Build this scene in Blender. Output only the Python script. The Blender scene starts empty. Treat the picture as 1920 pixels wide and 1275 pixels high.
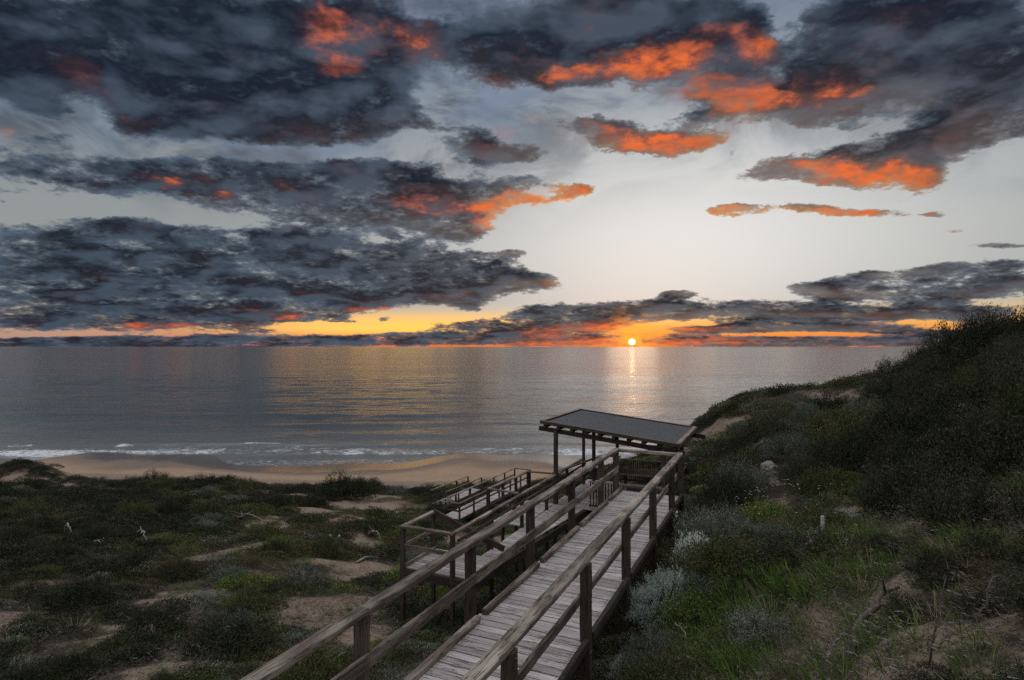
import bpy, bmesh, math, random
import numpy as np
from mathutils import Vector, Matrix, noise as mnoise

random.seed(7)
rng = np.random.default_rng(7)
SC = bpy.context.scene
COL = SC.collection
EYE = 16.0            # the eye is 16 m above the sea
F = 1090.0            # focal length in photo pixels
HOR = 650.0           # row of the horizon

# ------------------------------------------------------------------ camera
cam_d = bpy.data.cameras.new("camera")
cam_d.sensor_width = 36.0
cam_d.lens = 36.0 * F / 1920.0
cam_d.clip_start = 0.05
cam_d.clip_end = 90000.0
cam = bpy.data.objects.new("camera", cam_d)
COL.objects.link(cam)
cam.location = (0, 0, EYE)
cam.rotation_euler = (math.radians(90) + math.atan(12.5 / F), 0, 0)
SC.camera = cam

SC.view_settings.view_transform = 'Standard'
SC.view_settings.look = 'None'
SC.view_settings.gamma = 1.0
SC.view_settings.exposure = 0.0
SC.view_settings.use_curve_mapping = False
SC.cycles.max_bounces = 6
SC.cycles.diffuse_bounces = 2
SC.cycles.glossy_bounces = 3
SC.cycles.transparent_max_bounces = 6
SC.cycles.use_denoising = False
SC.cycles.sample_clamp_indirect = 4.0

# ------------------------------------------------------------------ node helper
class N:
    """small builder: every call adds a node and returns its output socket"""
    def __init__(self, tree):
        self.t = tree
    def node(self, kind, **kw):
        n = self.t.nodes.new(kind)
        for k, v in kw.items():
            setattr(n, k, v)
        return n
    def put(self, sock, v):
        if isinstance(v, bpy.types.NodeSocket):
            self.t.links.new(v, sock)
        elif v is not None:
            if hasattr(sock.default_value, '__len__') and not hasattr(v, '__len__'):
                v = [v] * len(sock.default_value)
            if hasattr(v, '__len__') and len(sock.default_value) == 4 and len(v) == 3:
                v = (*v, 1.0)
            sock.default_value = v
    def m(self, op, a, b=None, c=None, clamp=False):
        n = self.node('ShaderNodeMath', operation=op, use_clamp=clamp)
        self.put(n.inputs[0], a)
        if b is not None: self.put(n.inputs[1], b)
        if c is not None: self.put(n.inputs[2], c)
        return n.outputs[0]
    def v(self, op, a, b=None, c=None, out=0):
        n = self.node('ShaderNodeVectorMath', operation=op)
        self.put(n.inputs[0], a)
        if b is not None: self.put(n.inputs[1], b)
        if c is not None: self.put(n.inputs[2], c)
        return n.outputs[out]
    def length(self, a):
        return self.v('LENGTH', a, out='Value')
    def mix(self, f, a, b, kind='MIX'):
        n = self.node('ShaderNodeMixRGB', blend_type=kind)
        self.put(n.inputs[0], f); self.put(n.inputs[1], a); self.put(n.inputs[2], b)
        return n.outputs[0]
    def ramp(self, x, lo, hi, a=0.0, b=1.0, smooth=True):
        n = self.node('ShaderNodeMapRange', interpolation_type='SMOOTHSTEP' if smooth else 'LINEAR')
        self.put(n.inputs[0], x)
        for i, q in enumerate((lo, hi, a, b)):
            self.put(n.inputs[i + 1], q)
        return n.outputs[0]
    def noise(self, vec, scale=1.0, detail=4.0, rough=0.5, dist=0.0, lac=2.0, color=False):
        n = self.node('ShaderNodeTexNoise')
        self.put(n.inputs['Vector'], vec); self.put(n.inputs['Scale'], scale)
        self.put(n.inputs['Detail'], detail); self.put(n.inputs['Roughness'], rough)
        self.put(n.inputs['Distortion'], dist); self.put(n.inputs['Lacunarity'], lac)
        return n.outputs['Color' if color else 0]
    def comb(self, x, y, z):
        n = self.node('ShaderNodeCombineXYZ')
        for i, q in enumerate((x, y, z)): self.put(n.inputs[i], q)
        return n.outputs[0]
    def sep(self, vec):
        n = self.node('ShaderNodeSeparateXYZ'); self.put(n.inputs[0], vec)
        return n.outputs

# ------------------------------------------------------------------ world: low sun behind broken cloud
def sky_xy(px, py):
    ax = math.atan((px - 960) / F)
    el = math.atan((HOR - py) / F * math.cos(ax))
    return ax, el
SUN_AZ, SUN_EL = sky_xy(1185, 641)

# cloud banks, by where they stand in the sky: (column, row, half width, half height, weight)
CLOUDS = [
 # low bank on the left, tip near the bright gap
 (60,455,260,44,1.0),(330,462,240,40,1.0),(620,470,240,38,1.0),(860,490,130,22,.9),(150,520,330,40,1.0),(480,520,300,44,1.0),(800,522,190,34,1.0),
 (960,528,95,15,1.1),(180,580,320,30,1.0),(480,580,230,22,.9),(700,555,200,16,.8),(890,560,60,12,.8),(60,610,120,16,.5),(320,606,200,12,.7),
 # second bank
 (50,300,120,42,1.0),(110,260,60,22,.7),(230,330,140,30,1.0),(400,330,150,34,1.0),(600,330,150,30,1.0),(760,345,150,38,1.0),(620,385,220,34,.9),(800,400,130,30,.85),
 (930,365,90,24,1.0),(1020,360,85,24,1.1),(300,375,120,22,.7),(900,410,50,18,.8),(860,435,60,14,.7),(1075,356,40,14,.8),
 (890,255,50,16,.7),(900,290,110,22,1.0),(970,292,40,12,.7),
 # large dark mass upper left
 (60,60,200,90,1.0),(200,110,220,80,1.0),(380,150,200,70,1.1,-12),(560,170,180,60,1.0),(620,225,170,42,1.1),(330,245,110,34,.95),(300,200,120,40,.8),(20,170,90,30,1.0,-22),(80,190,60,18,.7,-25),
 (450,40,220,50,.95),(720,60,120,70,.95),(600,60,110,50,.8),(830,190,34,26,.6),(800,240,50,14,.5),(740,220,50,30,.5),(860,60,70,60,.6),(250,30,260,60,1.0),(480,110,200,60,.8),(660,160,110,40,.7),
 # upper middle and right
 (1000,70,110,70,.9),(1130,60,150,60,1.0),(1250,110,150,52,1.1),(1080,130,60,24,.8),(1350,50,80,60,1.1),(1200,30,200,50,.8),(960,120,60,30,.5),(1330,195,60,34,.9),(1400,110,50,44,.9,40),(1400,200,70,36,1.0),(1310,240,50,12,.4),
 (1560,60,120,60,1.1,20),(1720,80,180,80,1.2),(1860,120,140,110,1.2),(1600,150,150,60,1.2,12),(1520,200,110,44,1.0),(1680,200,140,40,1.0,15),(1620,90,60,60,.5),
 (1050,240,36,14,.8),(1120,250,52,22,1.1),(1150,282,60,16,.9),(1220,276,70,16,1.1),(1310,266,60,13,1.1),
 (1860,225,110,26,1.2,20),(1730,275,150,30,1.2,14),(1600,300,120,22,1.1,14),(1660,330,120,22,.9),(1500,318,60,12,.8),(1420,332,70,11,.9),(1740,330,40,26,.6,20),
 # small clouds in the clear part
 (1375,394,40,13,1.41),(1430,392,38,9,1.18),(1520,388,42,9,1.18),(1580,397,45,9,1.06),(1670,397,60,8,1.06),(1770,398,24,6,0.94),(1780,432,50,5,0.94),(1880,458,80,6,1.06),(1268,549,38,8,1.30),(1278,389,18,5,0.94),(940,478,36,6,1.06),
 (40,372,60,6,0.47),(210,412,60,8,0.59),(1380,290,14,10,0.59),
 # low banks on the right and along the horizon
 (1560,540,70,16,1.1),(1680,545,170,30,1.15),(1640,510,60,12,.9),(1740,500,60,12,.9),(1860,520,120,34,1.1),(1890,492,40,10,.7),
 (1020,588,70,16,1.1),(1100,590,90,18,1.1),(1170,578,60,14,1.1),(1240,576,60,16,1.1),(1340,580,80,20,1.15),(1440,576,70,14,1.0),(1500,590,80,18,1.1),(1600,585,90,14,.9),(1740,575,60,10,.7),
 (1700,592,140,10,1.0),(1860,590,60,20,.9),(960,606,80,12,1.0),(880,578,30,9,.9),(1060,612,100,10,1.0),(1400,612,60,9,.9),(1500,612,90,8,1.0),(1660,612,110,6,.9),(990,632,120,9,1.0),(1110,634,60,6,.7),(1290,632,60,8,.9),
 (1420,640,90,8,1.9),(1600,643,220,6,2.0),(1040,643,90,6,1.8),(1300,645,50,5,1.6),(1850,628,100,8,1.3),(1560,636,160,6,1.0),(1740,634,150,7,.9),(860,610,60,8,.9),(880,632,80,10,1.0),
 (90,643,200,9,1.6),(340,643,240,10,1.6),(1150,600,120,8,1.3),(1480,603,120,6,1.4),(1350,618,90,5,1.5),(1600,618,90,4,1.5),(1250,641,60,4,1.3),(1700,622,100,4,1.3),(1010,618,120,7,1.4),(600,640,240,10,1.1),(770,634,120,10,1.0),(560,592,70,9,1.1),(470,600,50,8,.8),(720,598,14,5,.8),(650,602,30,4,.6),(580,592,40,7,.9),(500,618,60,6,.5),(280,610,40,7,.6),(1820,640,160,6,.8),
]
CLEAR = [
 (1230,430,230,100,1.4),(1430,470,260,70,1.4),(1250,345,130,28,1.0),(1640,445,280,36,1.2),(1880,330,90,60,1.2),(1800,400,140,40,.5),(1100,470,120,60,.9),
 (150,385,200,16,1.1),(430,415,120,14,.9),(560,440,50,8,.3),(170,200,70,26,.8,-25),(240,265,120,14,.9),(100,225,70,12,.6),(420,285,140,13,.9),(650,290,140,10,1.0),(810,130,36,90,.8,12),(800,300,60,12,.8),
 (900,210,80,40,.7),(980,250,60,30,.9),(1000,320,80,16,1.1),(840,330,60,8,.4),(1200,215,90,18,.9),(1270,190,40,18,.6),(1470,40,26,60,.8,25),(1450,150,18,30,.7,20),(1500,260,160,16,1.0,12),(1800,55,40,12,.6),(1430,280,90,16,.9),
 (950,430,50,30,.8),(920,455,40,12,.8),(640,612,170,9,1.2),(780,590,110,10,1.1),(850,575,40,6,.6),(1330,604,90,5,.9),(960,566,40,12,1.0),(1640,602,140,4,.8),(1600,626,180,5,.8),(1250,622,60,5,.6),(90,628,90,4,1.0),(1840,565,60,5,.7),(1640,568,50,6,.6),
 (240,455,50,5,.35),(380,560,140,3,.35),(100,540,120,3,.3),
]
WARM = [  # where the low sun still reaches the cloud: (column,row,hw,hh,weight)
 (615,20,34,50,.9),(650,100,36,20,1.2),(720,60,80,60,.4),(500,50,90,40,.2),(1075,128,40,18,1.1),(1230,128,90,28,1.25),(1310,100,34,22,1.0),(1370,55,40,26,.8),(1420,100,40,36,1.0,35),
 (1330,180,50,22,1.0),(1400,210,60,32,1.1),(1480,60,50,20,.5,30),(1560,190,140,36,.4),(1110,250,52,22,1.1),(1150,285,50,14,.9),(1230,276,66,14,1.25),(1320,266,52,13,1.1),
 (1010,380,90,18,1.5),(930,385,50,16,1.1),(905,412,34,16,1.1),(1075,356,34,14,1.2),(800,385,60,16,.5),(700,370,120,20,.25),(1600,325,120,16,1.0),(1700,340,50,18,.9),(1540,310,60,12,.5),
 (1375,396,50,12,1.4),(1440,394,44,9,1.1),(1520,392,44,9,1.0),(1590,398,50,10,.9),(1670,398,64,9,.9),(1770,398,24,6,.7),
 (1780,432,50,6,.8),(1035,528,22,10,.8),(540,592,40,9,1.1),(700,580,100,6,.8),(260,612,34,8,1.0),(340,612,30,7,.9),(470,580,60,5,.5),(1180,616,150,13,1.3),(1060,625,90,12,1.0),(1330,605,60,10,.5),(325,354,20,8,1.0),(435,368,16,10,.8),(10,245,16,6,1.0),
 (1000,222,20,8,.8),(1185,640,200,10,1.3),(1640,607,40,6,.8),(930,255,26,14,.6),(60,630,120,4,.7),(1060,70,220,40,.2),(830,408,20,10,.6),(1270,636,180,8,.9),(1100,647,160,3,1.0),(880,620,30,8,.5),(870,555,20,8,.7),
 (700,50,160,60,.25),(1200,100,220,80,.22),(1580,170,200,50,.3),(1400,160,100,80,.2),(560,340,300,50,.15),(900,380,140,36,.25),(1650,320,180,36,.25),(400,612,200,10,.3),
]

def coverage_map():
    W, H = 1024, 384
    az = (np.arange(W) + .5) / W * 2.2 - 1.1
    el = (np.arange(H) + .5) / H * 0.80 - 0.05
    A, E = np.meshgrid(az, el)
    px = 960 + np.tan(A) * F
    py = HOR - np.tan(E) / np.cos(A) * F
    def fld(lst, cap):
        acc = np.zeros_like(px)
        for q in lst:
            x0, y0, rx, ry, wt = q[:5]
            a = math.radians(q[5]) if len(q) > 5 else 0.0
            dx, dy = px - x0, py - y0
            u = (dx * math.cos(a) - dy * math.sin(a)) / rx
            v = (dx * math.sin(a) + dy * math.cos(a)) / ry
            d = u * u + v * v
            acc += wt * np.exp(-0.6 * d ** 1.5)
        return np.minimum(acc, cap) / 1.5
    small = np.minimum(fld([q for q in CLOUDS if q[3] <= 16 and q[2] < 110], 1.5) * 1.5, 1.0)
    out = np.ones((H, W, 4), np.float32)
    out[..., 0] = fld(CLOUDS, 1.25); out[..., 1] = fld(CLEAR, 1.5) * (1 - .85 * small); out[..., 2] = fld(WARM, 1.3)
    im = bpy.data.images.new("cloud_cover", W, H, float_buffer=True, is_data=True)
    im.colorspace_settings.name = 'Non-Color'
    im.pixels.foreach_set(out.ravel()); im.update(); im.pack()
    return im

def build_world():
    w = bpy.data.worlds.new("World")
    SC.world = w
    w.use_nodes = True
    t = w.node_tree
    t.nodes.clear()
    n = N(t)
    D = n.node('ShaderNodeTexCoord').outputs['Generated']
    D = n.v('NORMALIZE', D)
    x, y, z = n.sep(D)
    az = n.m('ARCTAN2', x, y)
    el = n.m('ARCSINE', z)
    elc = n.m('MAXIMUM', el, 0.0)
    zc = n.m('MAXIMUM', z, 0.0)
    # flattened cloud-deck coordinates: finer towards the horizon
    k = n.m('DIVIDE', 1.0, n.m('ADD', zc, 0.27))
    Q = n.comb(n.m('MULTIPLY', x, k), n.m('MULTIPLY', y, k), n.m('MULTIPLY', z, 1.5))
    wsc = n.noise(Q, 1.7, 9.0, 0.66, color=True)
    wv = n.v('SUBTRACT', wsc, (0.5, 0.5, 0.5))
    P = n.comb(az, el, 0.0)
    amp = n.m('ADD', 0.06, n.m('MULTIPLY', elc, 0.22))
    wx = n.sep(wv)
    wz = n.comb(n.m('MULTIPLY', wx[0], n.m('MULTIPLY', amp, 1.0)), n.m('MULTIPLY', wx[1], n.m('MULTIPLY', amp, n.ramp(elc, 0.0, 0.35, 0.14, 0.8))), 0.0)
    P = n.v('ADD', P, wz)

    # coverage of the banks, laid out over azimuth and height, looked up softly
    img = coverage_map()
    ti = n.node('ShaderNodeTexImage', extension='EXTEND', interpolation='Cubic')
    ti.image = img
    n.put(ti.inputs[0], n.v('MULTIPLY_ADD', P, (1 / 2.2, 1 / 0.80, 0), (0.5, 0.05 / 0.80, 0)))
    sp = n.node('ShaderNodeSeparateColor'); t.links.new(ti.outputs[0], sp.inputs[0])
    cl, clr, warm = sp.outputs[0], sp.outputs[1], sp.outputs[2]
    cl = n.m('MULTIPLY', cl, 1.5); clr = n.m('MULTIPLY', clr, 1.5); warm = n.m('MULTIPLY', warm, 1.5)
    ti2 = n.node('ShaderNodeTexImage', extension='EXTEND', interpolation='Cubic')
    ti2.image = img
    n.put(ti2.inputs[0], n.v('MULTIPLY_ADD', n.v('SUBTRACT', P, n.comb(0.0, n.m('MULTIPLY_ADD', elc, 0.07, 0.006), 0.0)), (1 / 2.2, 1 / 0.80, 0), (0.5, 0.05 / 0.80, 0)))
    sp2 = n.node('ShaderNodeSeparateColor'); t.links.new(ti2.outputs[0], sp2.inputs[0])
    net = n.m('SUBTRACT', cl, clr); net2 = n.m('MULTIPLY', n.m('SUBTRACT', sp2.outputs[0], sp2.outputs[1]), 1.5)
    under = n.m('MULTIPLY_ADD', n.m('SUBTRACT', net, net2), 2.6, 0.25, clamp=True)
    fb = n.noise(Q, 4.6, 10.0, 0.62, 0.15)
    # lit side: same noise sampled a step towards the sun
    sd = Vector((math.sin(SUN_AZ), math.cos(SUN_AZ), 0)) * 0.06
    fb2 = n.noise(n.v('ADD', Q, (sd.x, sd.y, -0.02)), 4.6, 4.0, 0.50, 0.15)
    fine_n = n.noise(Q, 15.0, 6.0, 0.60, 0.1)
    fin2 = n.noise(Q, 42.0, 5.0, 0.65)
    fb1 = n.noise(Q, 4.6, 4.0, 0.50, 0.15)
    big = n.noise(Q, 0.9, 4.0, 0.55)
    # outside the frame the deck goes on as broken cloud
    inside = n.m('MULTIPLY', n.ramp(n.m('ABSOLUTE', az), 0.75, 1.1, 1.0, 0.0), n.ramp(el, 0.50, 0.75, 1.0, 0.0))
    gen = n.ramp(big, 0.38, 0.62, 0.05, 0.80)
    base = n.m('SUBTRACT', n.m('MULTIPLY', cl, n.ramp(el, 0.22, 0.42, 0.74, 0.92)), n.m('MULTIPLY', clr, 0.55))
    base = n.m('ADD', n.m('MULTIPLY', base, inside), n.m('MULTIPLY', gen, n.m('SUBTRACT', 1.0, inside)))
    den = n.m('ADD', base, n.m('MULTIPLY', n.m('SUBTRACT', fb, 0.5), 2.3))
    den = n.m('ADD', den, n.m('MULTIPLY', n.m('SUBTRACT', n.m('ADD', fine_n, n.m('MULTIPLY', fin2, 0.6)), 0.8), 1.3))
    alpha = n.ramp(den, 0.24, 0.60)
    thick = n.ramp(den, 0.30, 1.15)
    relief = n.m('MULTIPLY_ADD', n.m('SUBTRACT', fb1, fb2), 6.5, 0.30, clamp=True)
    relief = n.m('MULTIPLY_ADD', n.m('SUBTRACT', n.m('ADD', fine_n, n.m('MULTIPLY', fin2, 0.5)), 0.75), 0.9, relief, clamp=True)

    # --- clear sky
    gx, ge = sky_xy(1290, 440)
    gd = n.v('MULTIPLY', n.v('SUBTRACT', n.comb(az, el, 0.0), (gx, ge, 0)), (1 / .42, 1 / .19, 0))
    glow = n.m('POWER', math.e, n.m('MULTIPLY', n.v('DOT_PRODUCT', gd, gd, out='Value'), -1.0))
    sky = n.node('ShaderNodeTexSky', sky_type='NISHITA', sun_disc=False)
    sky.sun_elevation = max(SUN_EL, math.radians(1.5))
    sky.sun_rotation = SUN_AZ
    sky.altitude = 10
    sky.air_density = 1.0
    sky.dust_density = 1.5
    nish = n.mix(1.0, sky.outputs[0], (0.008, 0.008, 0.008), 'MULTIPLY')
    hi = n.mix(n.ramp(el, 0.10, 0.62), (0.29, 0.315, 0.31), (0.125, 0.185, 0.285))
    hi = n.mix(n.ramp(el, 0.50, 1.0), hi, (1.95, 1.97, 2.0))  # unseen sky overhead brightened so it lights deck and ground
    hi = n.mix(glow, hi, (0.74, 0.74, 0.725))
    # behind the camera the unseen sky is grey blue, brightened to light the land
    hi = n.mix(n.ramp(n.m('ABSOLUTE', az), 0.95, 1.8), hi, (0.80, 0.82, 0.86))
    azf = n.m('ABSOLUTE', n.m('SUBTRACT', az, SUN_AZ))
    hband = n.m('MULTIPLY', n.ramp(elc, 0.03, 0.082, 1.0, 0.0), n.ramp(azf, 0.35, 1.1, 1.0, 0.25))
    hcol = n.mix(n.ramp(elc, 0.0, 0.055), (0.80, 0.17, 0.035), (0.92, 0.52, 0.12))
    gold = n.m('MULTIPLY', n.ramp(n.m('ABSOLUTE', n.m('ADD', az, 0.20)), 0.05, 0.38, 1.0, 0.0), n.ramp(elc, 0.012, 0.03))
    hcol = n.mix(gold, hcol, (1.25, 0.66, 0.12))
    hcol = n.mix(n.ramp(elc, 0.045, 0.085), hcol, (0.72, 0.62, 0.40))
    clear = n.mix(hband, hi, hcol)
    clear = n.mix(1.0, clear, nish, 'ADD')

    # --- cloud colour
    slate = n.mix(n.ramp(el, 0.0, 0.5), (0.011, 0.015, 0.022), (0.011, 0.017, 0.030))
    pale = n.mix(glow, (0.095, 0.130, 0.185), (0.17, 0.17, 0.175))
    over = n.ramp(el, 0.50, 1.0)  # clouds above the frame are brightened too, as extra light for the ground
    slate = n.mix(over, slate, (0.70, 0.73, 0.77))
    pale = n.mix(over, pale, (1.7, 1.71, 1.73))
    edge = n.m('SUBTRACT', 1.0, thick)
    body = n.mix(n.m('ADD', n.m('MULTIPLY', relief, 0.55), n.m('MULTIPLY', edge, 0.55), clamp=True), slate, pale)
    body = n.mix(n.m('MULTIPLY', n.m('MULTIPLY', edge, edge), 0.6), body, n.mix(0.5, pale, clear))
    fine = n.ramp(n.m('SUBTRACT', n.m('ADD', warm, n.m('MULTIPLY', n.m('SUBTRACT', n.m('ADD', fb2, n.m('MULTIPLY', fine_n, 0.35)), 0.675), 3.6)), 0.0), 0.10, 1.75)
    fire = n.mix(n.ramp(n.m('ADD', warm, n.m('MULTIPLY', n.m('SUBTRACT', n.m('ADD', fine_n, n.m('MULTIPLY', fin2, 0.5)), 0.75), 3.2)), 0.40, 1.55), (0.15, 0.052, 0.045), (0.80, 0.16, 0.045))
    fire = n.mix(n.m('MULTIPLY', glow, n.m('MULTIPLY', edge, 0.75)), fire, (0.95, 0.60, 0.20))
    litf = n.m('MULTIPLY', fine, n.m('ADD', n.m('MULTIPLY', relief, 0.65), n.m('MULTIPLY', under, 0.70)), clamp=True)
    body = n.mix(n.m('MULTIPLY', under, n.m('MULTIPLY', glow, 0.5)), body, (0.34, 0.25, 0.20))
    body = n.mix(litf, body, fire)
    col = n.mix(alpha, clear, body)

    # thin torn cloud between the banks
    vn = n.noise(n.v('ADD', Q, (7.3, 2.1, 0.5)), 2.6, 9.0, 0.62, 0.6)
    veil = n.m('MULTIPLY', n.ramp(vn, 0.42, 0.60), n.ramp(el, 0.16, 0.34))
    veil = n.m('MULTIPLY', veil, n.m('SUBTRACT', 1.0, n.m('MULTIPLY', glow, 1.0), clamp=True))
    vcol = n.mix(n.m('MULTIPLY', warm, 0.6, clamp=True), n.mix(n.ramp(fb2, 0.35, 0.65), (0.030, 0.046, 0.078), (0.17, 0.23, 0.33)), (0.36, 0.13, 0.08))
    clear = n.mix(n.m('MULTIPLY', veil, 0.9), clear, vcol)
    col = n.mix(alpha, clear, body)
    # --- the sun just above the sea, shining through the broken band
    sdir = (math.sin(SUN_AZ) * math.cos(SUN_EL), math.cos(SUN_AZ) * math.cos(SUN_EL), math.sin(SUN_EL))
    dist = n.length(n.v('SUBTRACT', D, sdir))
    halo = n.m('POWER', math.e, n.m('MULTIPLY', n.m('POWER', n.m('DIVIDE', dist, 0.036), 2.0), -1.0))
    hole = n.ramp(n.noise(n.v('MULTIPLY', P, (26, 60, 1)), 1.0, 5.0, 0.65), 0.44, 0.56)
    col = n.mix(n.m('MULTIPLY', halo, n.m('MULTIPLY_ADD', hole, 0.85, 0.1)), col, (1.5, 0.50, 0.05))
    disc = n.ramp(dist, 0.0030, 0.0060, 1.0, 0.0)
    col = n.mix(disc, col, (14.0, 10.0, 4.0))
    # the air over the sea on the far side of the world stays plain
    below = n.ramp(el, -0.01, 0.0)
    col = n.mix(below, (0.06, 0.06, 0.06), col)
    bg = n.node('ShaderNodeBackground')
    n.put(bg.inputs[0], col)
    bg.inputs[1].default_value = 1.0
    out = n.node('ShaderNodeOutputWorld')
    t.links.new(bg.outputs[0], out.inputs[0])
    w.cycles.sampling_method = 'MANUAL'
    w.cycles.sample_map_resolution = 512
build_world()

# ------------------------------------------------------------------ the sun, veiled by cloud near the horizon
sun_d = bpy.data.lights.new("sun", 'SUN')
sun_d.energy = 0.007
sun_d.angle = math.radians(5)
sun_d.color = (1.0, 0.72, 0.48)
sun = bpy.data.objects.new("sun", sun_d)
COL.objects.link(sun)
_se = math.radians(5)
_d = Vector((math.sin(SUN_AZ) * math.cos(_se), math.cos(SUN_AZ) * math.cos(_se), math.sin(_se)))
sun.rotation_euler = (-_d).to_track_quat('-Z', 'Y').to_euler()
# ------------------------------------------------------------------ object helpers
def tag(o, label=None, cat=None, group=None, kind=None):
    if label: o["label"] = label
    if cat: o["category"] = cat
    if group: o["group"] = group
    if kind: o["kind"] = kind
    return o
def link(name, mesh, parent=None, mat=None):
    o = bpy.data.objects.new(name, mesh)
    COL.objects.link(o)
    if parent is not None: o.parent = parent
    if mat is not None and mesh is not None and not mesh.materials: mesh.materials.append(mat)
    return o
def empty(name, loc=(0, 0, 0), rz=0.0):
    o = bpy.data.objects.new(name, None)
    o.empty_display_size = 0.2
    o.location = loc; o.rotation_euler = (0, 0, rz)
    COL.objects.link(o)
    return o
def mesh_np(name, verts, faces, mat=None, smooth=False):
    """verts (n,3) array, faces (m,k) array of equal sized polygons"""
    me = bpy.data.meshes.new(name)
    verts = np.asarray(verts, np.float32); faces = np.asarray(faces, np.int32)
    nf, k = faces.shape
    me.vertices.add(len(verts)); me.vertices.foreach_set('co', verts.ravel())
    me.loops.add(nf * k); me.loops.foreach_set('vertex_index', faces.ravel())
    me.polygons.add(nf)
    me.polygons.foreach_set('loop_start', np.arange(0, nf * k, k, dtype=np.int32))
    me.polygons.foreach_set('loop_total', np.full(nf, k, np.int32))
    if smooth: me.polygons.foreach_set('use_smooth', np.ones(nf, bool))
    me.update(calc_edges=True); me.validate()
    if mat: me.materials.append(mat)
    return me

def new_mat(name):
    m = bpy.data.materials.new(name)
    m.use_nodes = True
    t = m.node_tree
    b = t.nodes['Principled BSDF']
    return m, N(t), b, t

# ------------------------------------------------------------------ the lie of the land
# (column, row, distance ahead): ground that shows at that place in the picture
LAND_PIX = [
 (1700,700,30),(1760,690,25),(1900,655,22.5),(1850,670,24),
 (1330,800,26),(1400,756,30),(1500,740,34),(1600,748,33),(1320,835,22),
 (1400,850,19.5),(1500,800,24),(1600,850,17),(1700,800,17),(1850,800,13),(1400,950,14.5),(1541,1003,11.5),(1700,1000,9),
 (1850,1000,7.5),(1300,1200,7.6),(1500,1200,6.7),(1700,1200,5.2),(1900,1200,4.2),(1300,900,18),(1300,1000,11.8),
 (300,1275,8.5),(600,1200,10.6),(850,1190,12.6),(300,1150,14),(0,1200,11),(0,1050,21),(300,1000,27),(600,1010,27),
 (500,950,37),(860,990,36),(1000,948,42),(0,950,36),(120,905,50),(400,908,53),(700,912,55),(1000,905,57),(-200,1000,28),(250,905,54),
]
# (east, ahead, depth below the eye)
LAND_XZ = [
 (-1,3,4.6),(-2.6,6,5.1),(-1.2,9,5.6),(.5,13,6.1),(3,19,7.0),(5,24,8.0),(1.0,5,4.15),(2.2,8,4.1),(4.0,12.5,4.4),(4.6,15.5,4.9),(5.8,18.5,5.4),(6.8,22,5.3),
 (0,20,8.0),(-4,15,6.8),
 (1.2,2,3.7),(3,2,2.6),(5,2,1.7),(8,5,1.4),(12,10,1.0),(20,15,-.6),(30,20,-1.5),(0,-5,3.5),(-5,-5,4.4),(10,-5,1.0),(25,0,-1.0),(-4,4,4.7),(-14,0,4.0),(-30,5,4.5),
 (9,45,9),(20,46,6.5),(30,42,3.2),(40,40,2.0),(14,40,5.5),(22,36,2.6),(25,62,13),(45,62,12),(6,36,9),(9,30,5.4),(30,30,-1.0),(60,40,-1),
 (-50,40,9.6),(-60,20,8),(-80,60,12.6),(-45,62,13.3),
]
for _x in (-110, -80, -50, -25, 0, 25, 50, 90):
    for _z, _h in ((66, 14.55), (74, 15.4), (83, 15.95), (95, 16.9), (112, 18.2)):
        LAND_XZ.append((_x, _z, _h))
_pts = [((px - 960) / F * z, z, (py - HOR) / F * z) for px, py, z in LAND_PIX] + LAND_XZ
_pts = np.array(_pts, float)

def _warp(x, z):
    """even out near and far distances before fitting"""
    s = np.log(z + 14.0)
    return x / (z + 14.0) * 3.0, s * 3.0
def _tps(r2):
    r2 = np.maximum(r2, 1e-12)
    return 0.5 * r2 * np.log(r2)
_wx, _wz = _warp(_pts[:, 0], _pts[:, 1])
_n = len(_pts)
_K = _tps((_wx[:, None] - _wx[None]) ** 2 + (_wz[:, None] - _wz[None]) ** 2) + np.eye(_n) * 0.012
_Pm = np.c_[np.ones(_n), _wx, _wz]
_A = np.block([[_K, _Pm], [_Pm.T, np.zeros((3, 3))]])
_sol = np.linalg.solve(_A, np.r_[_pts[:, 2], 0, 0, 0])

def _hash2(ix, iz, seed):
    v = np.sin(ix * 127.1 + iz * 311.7 + seed * 74.7) * 43758.5453
    return v - np.floor(v)
def vnoise(x, z, seed=0):
    ix, iz = np.floor(x), np.floor(z)
    fx, fz = x - ix, z - iz
    fx = fx * fx * (3 - 2 * fx); fz = fz * fz * (3 - 2 * fz)
    a = _hash2(ix, iz, seed); b = _hash2(ix + 1, iz, seed); c = _hash2(ix, iz + 1, seed); d = _hash2(ix + 1, iz + 1, seed)
    return (a + (b - a) * fx) * (1 - fz) + (c + (d - c) * fx) * fz
def fbm(x, z, octv=4, seed=0):
    x = np.asarray(x, float); z = np.asarray(z, float)
    s = 0; a = 0.5; tot = 0
    for i in range(octv):
        s = s + a * vnoise(x * 2 ** i, z * 2 ** i, seed + i * 17); tot += a; a *= 0.5
    return s / tot

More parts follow.
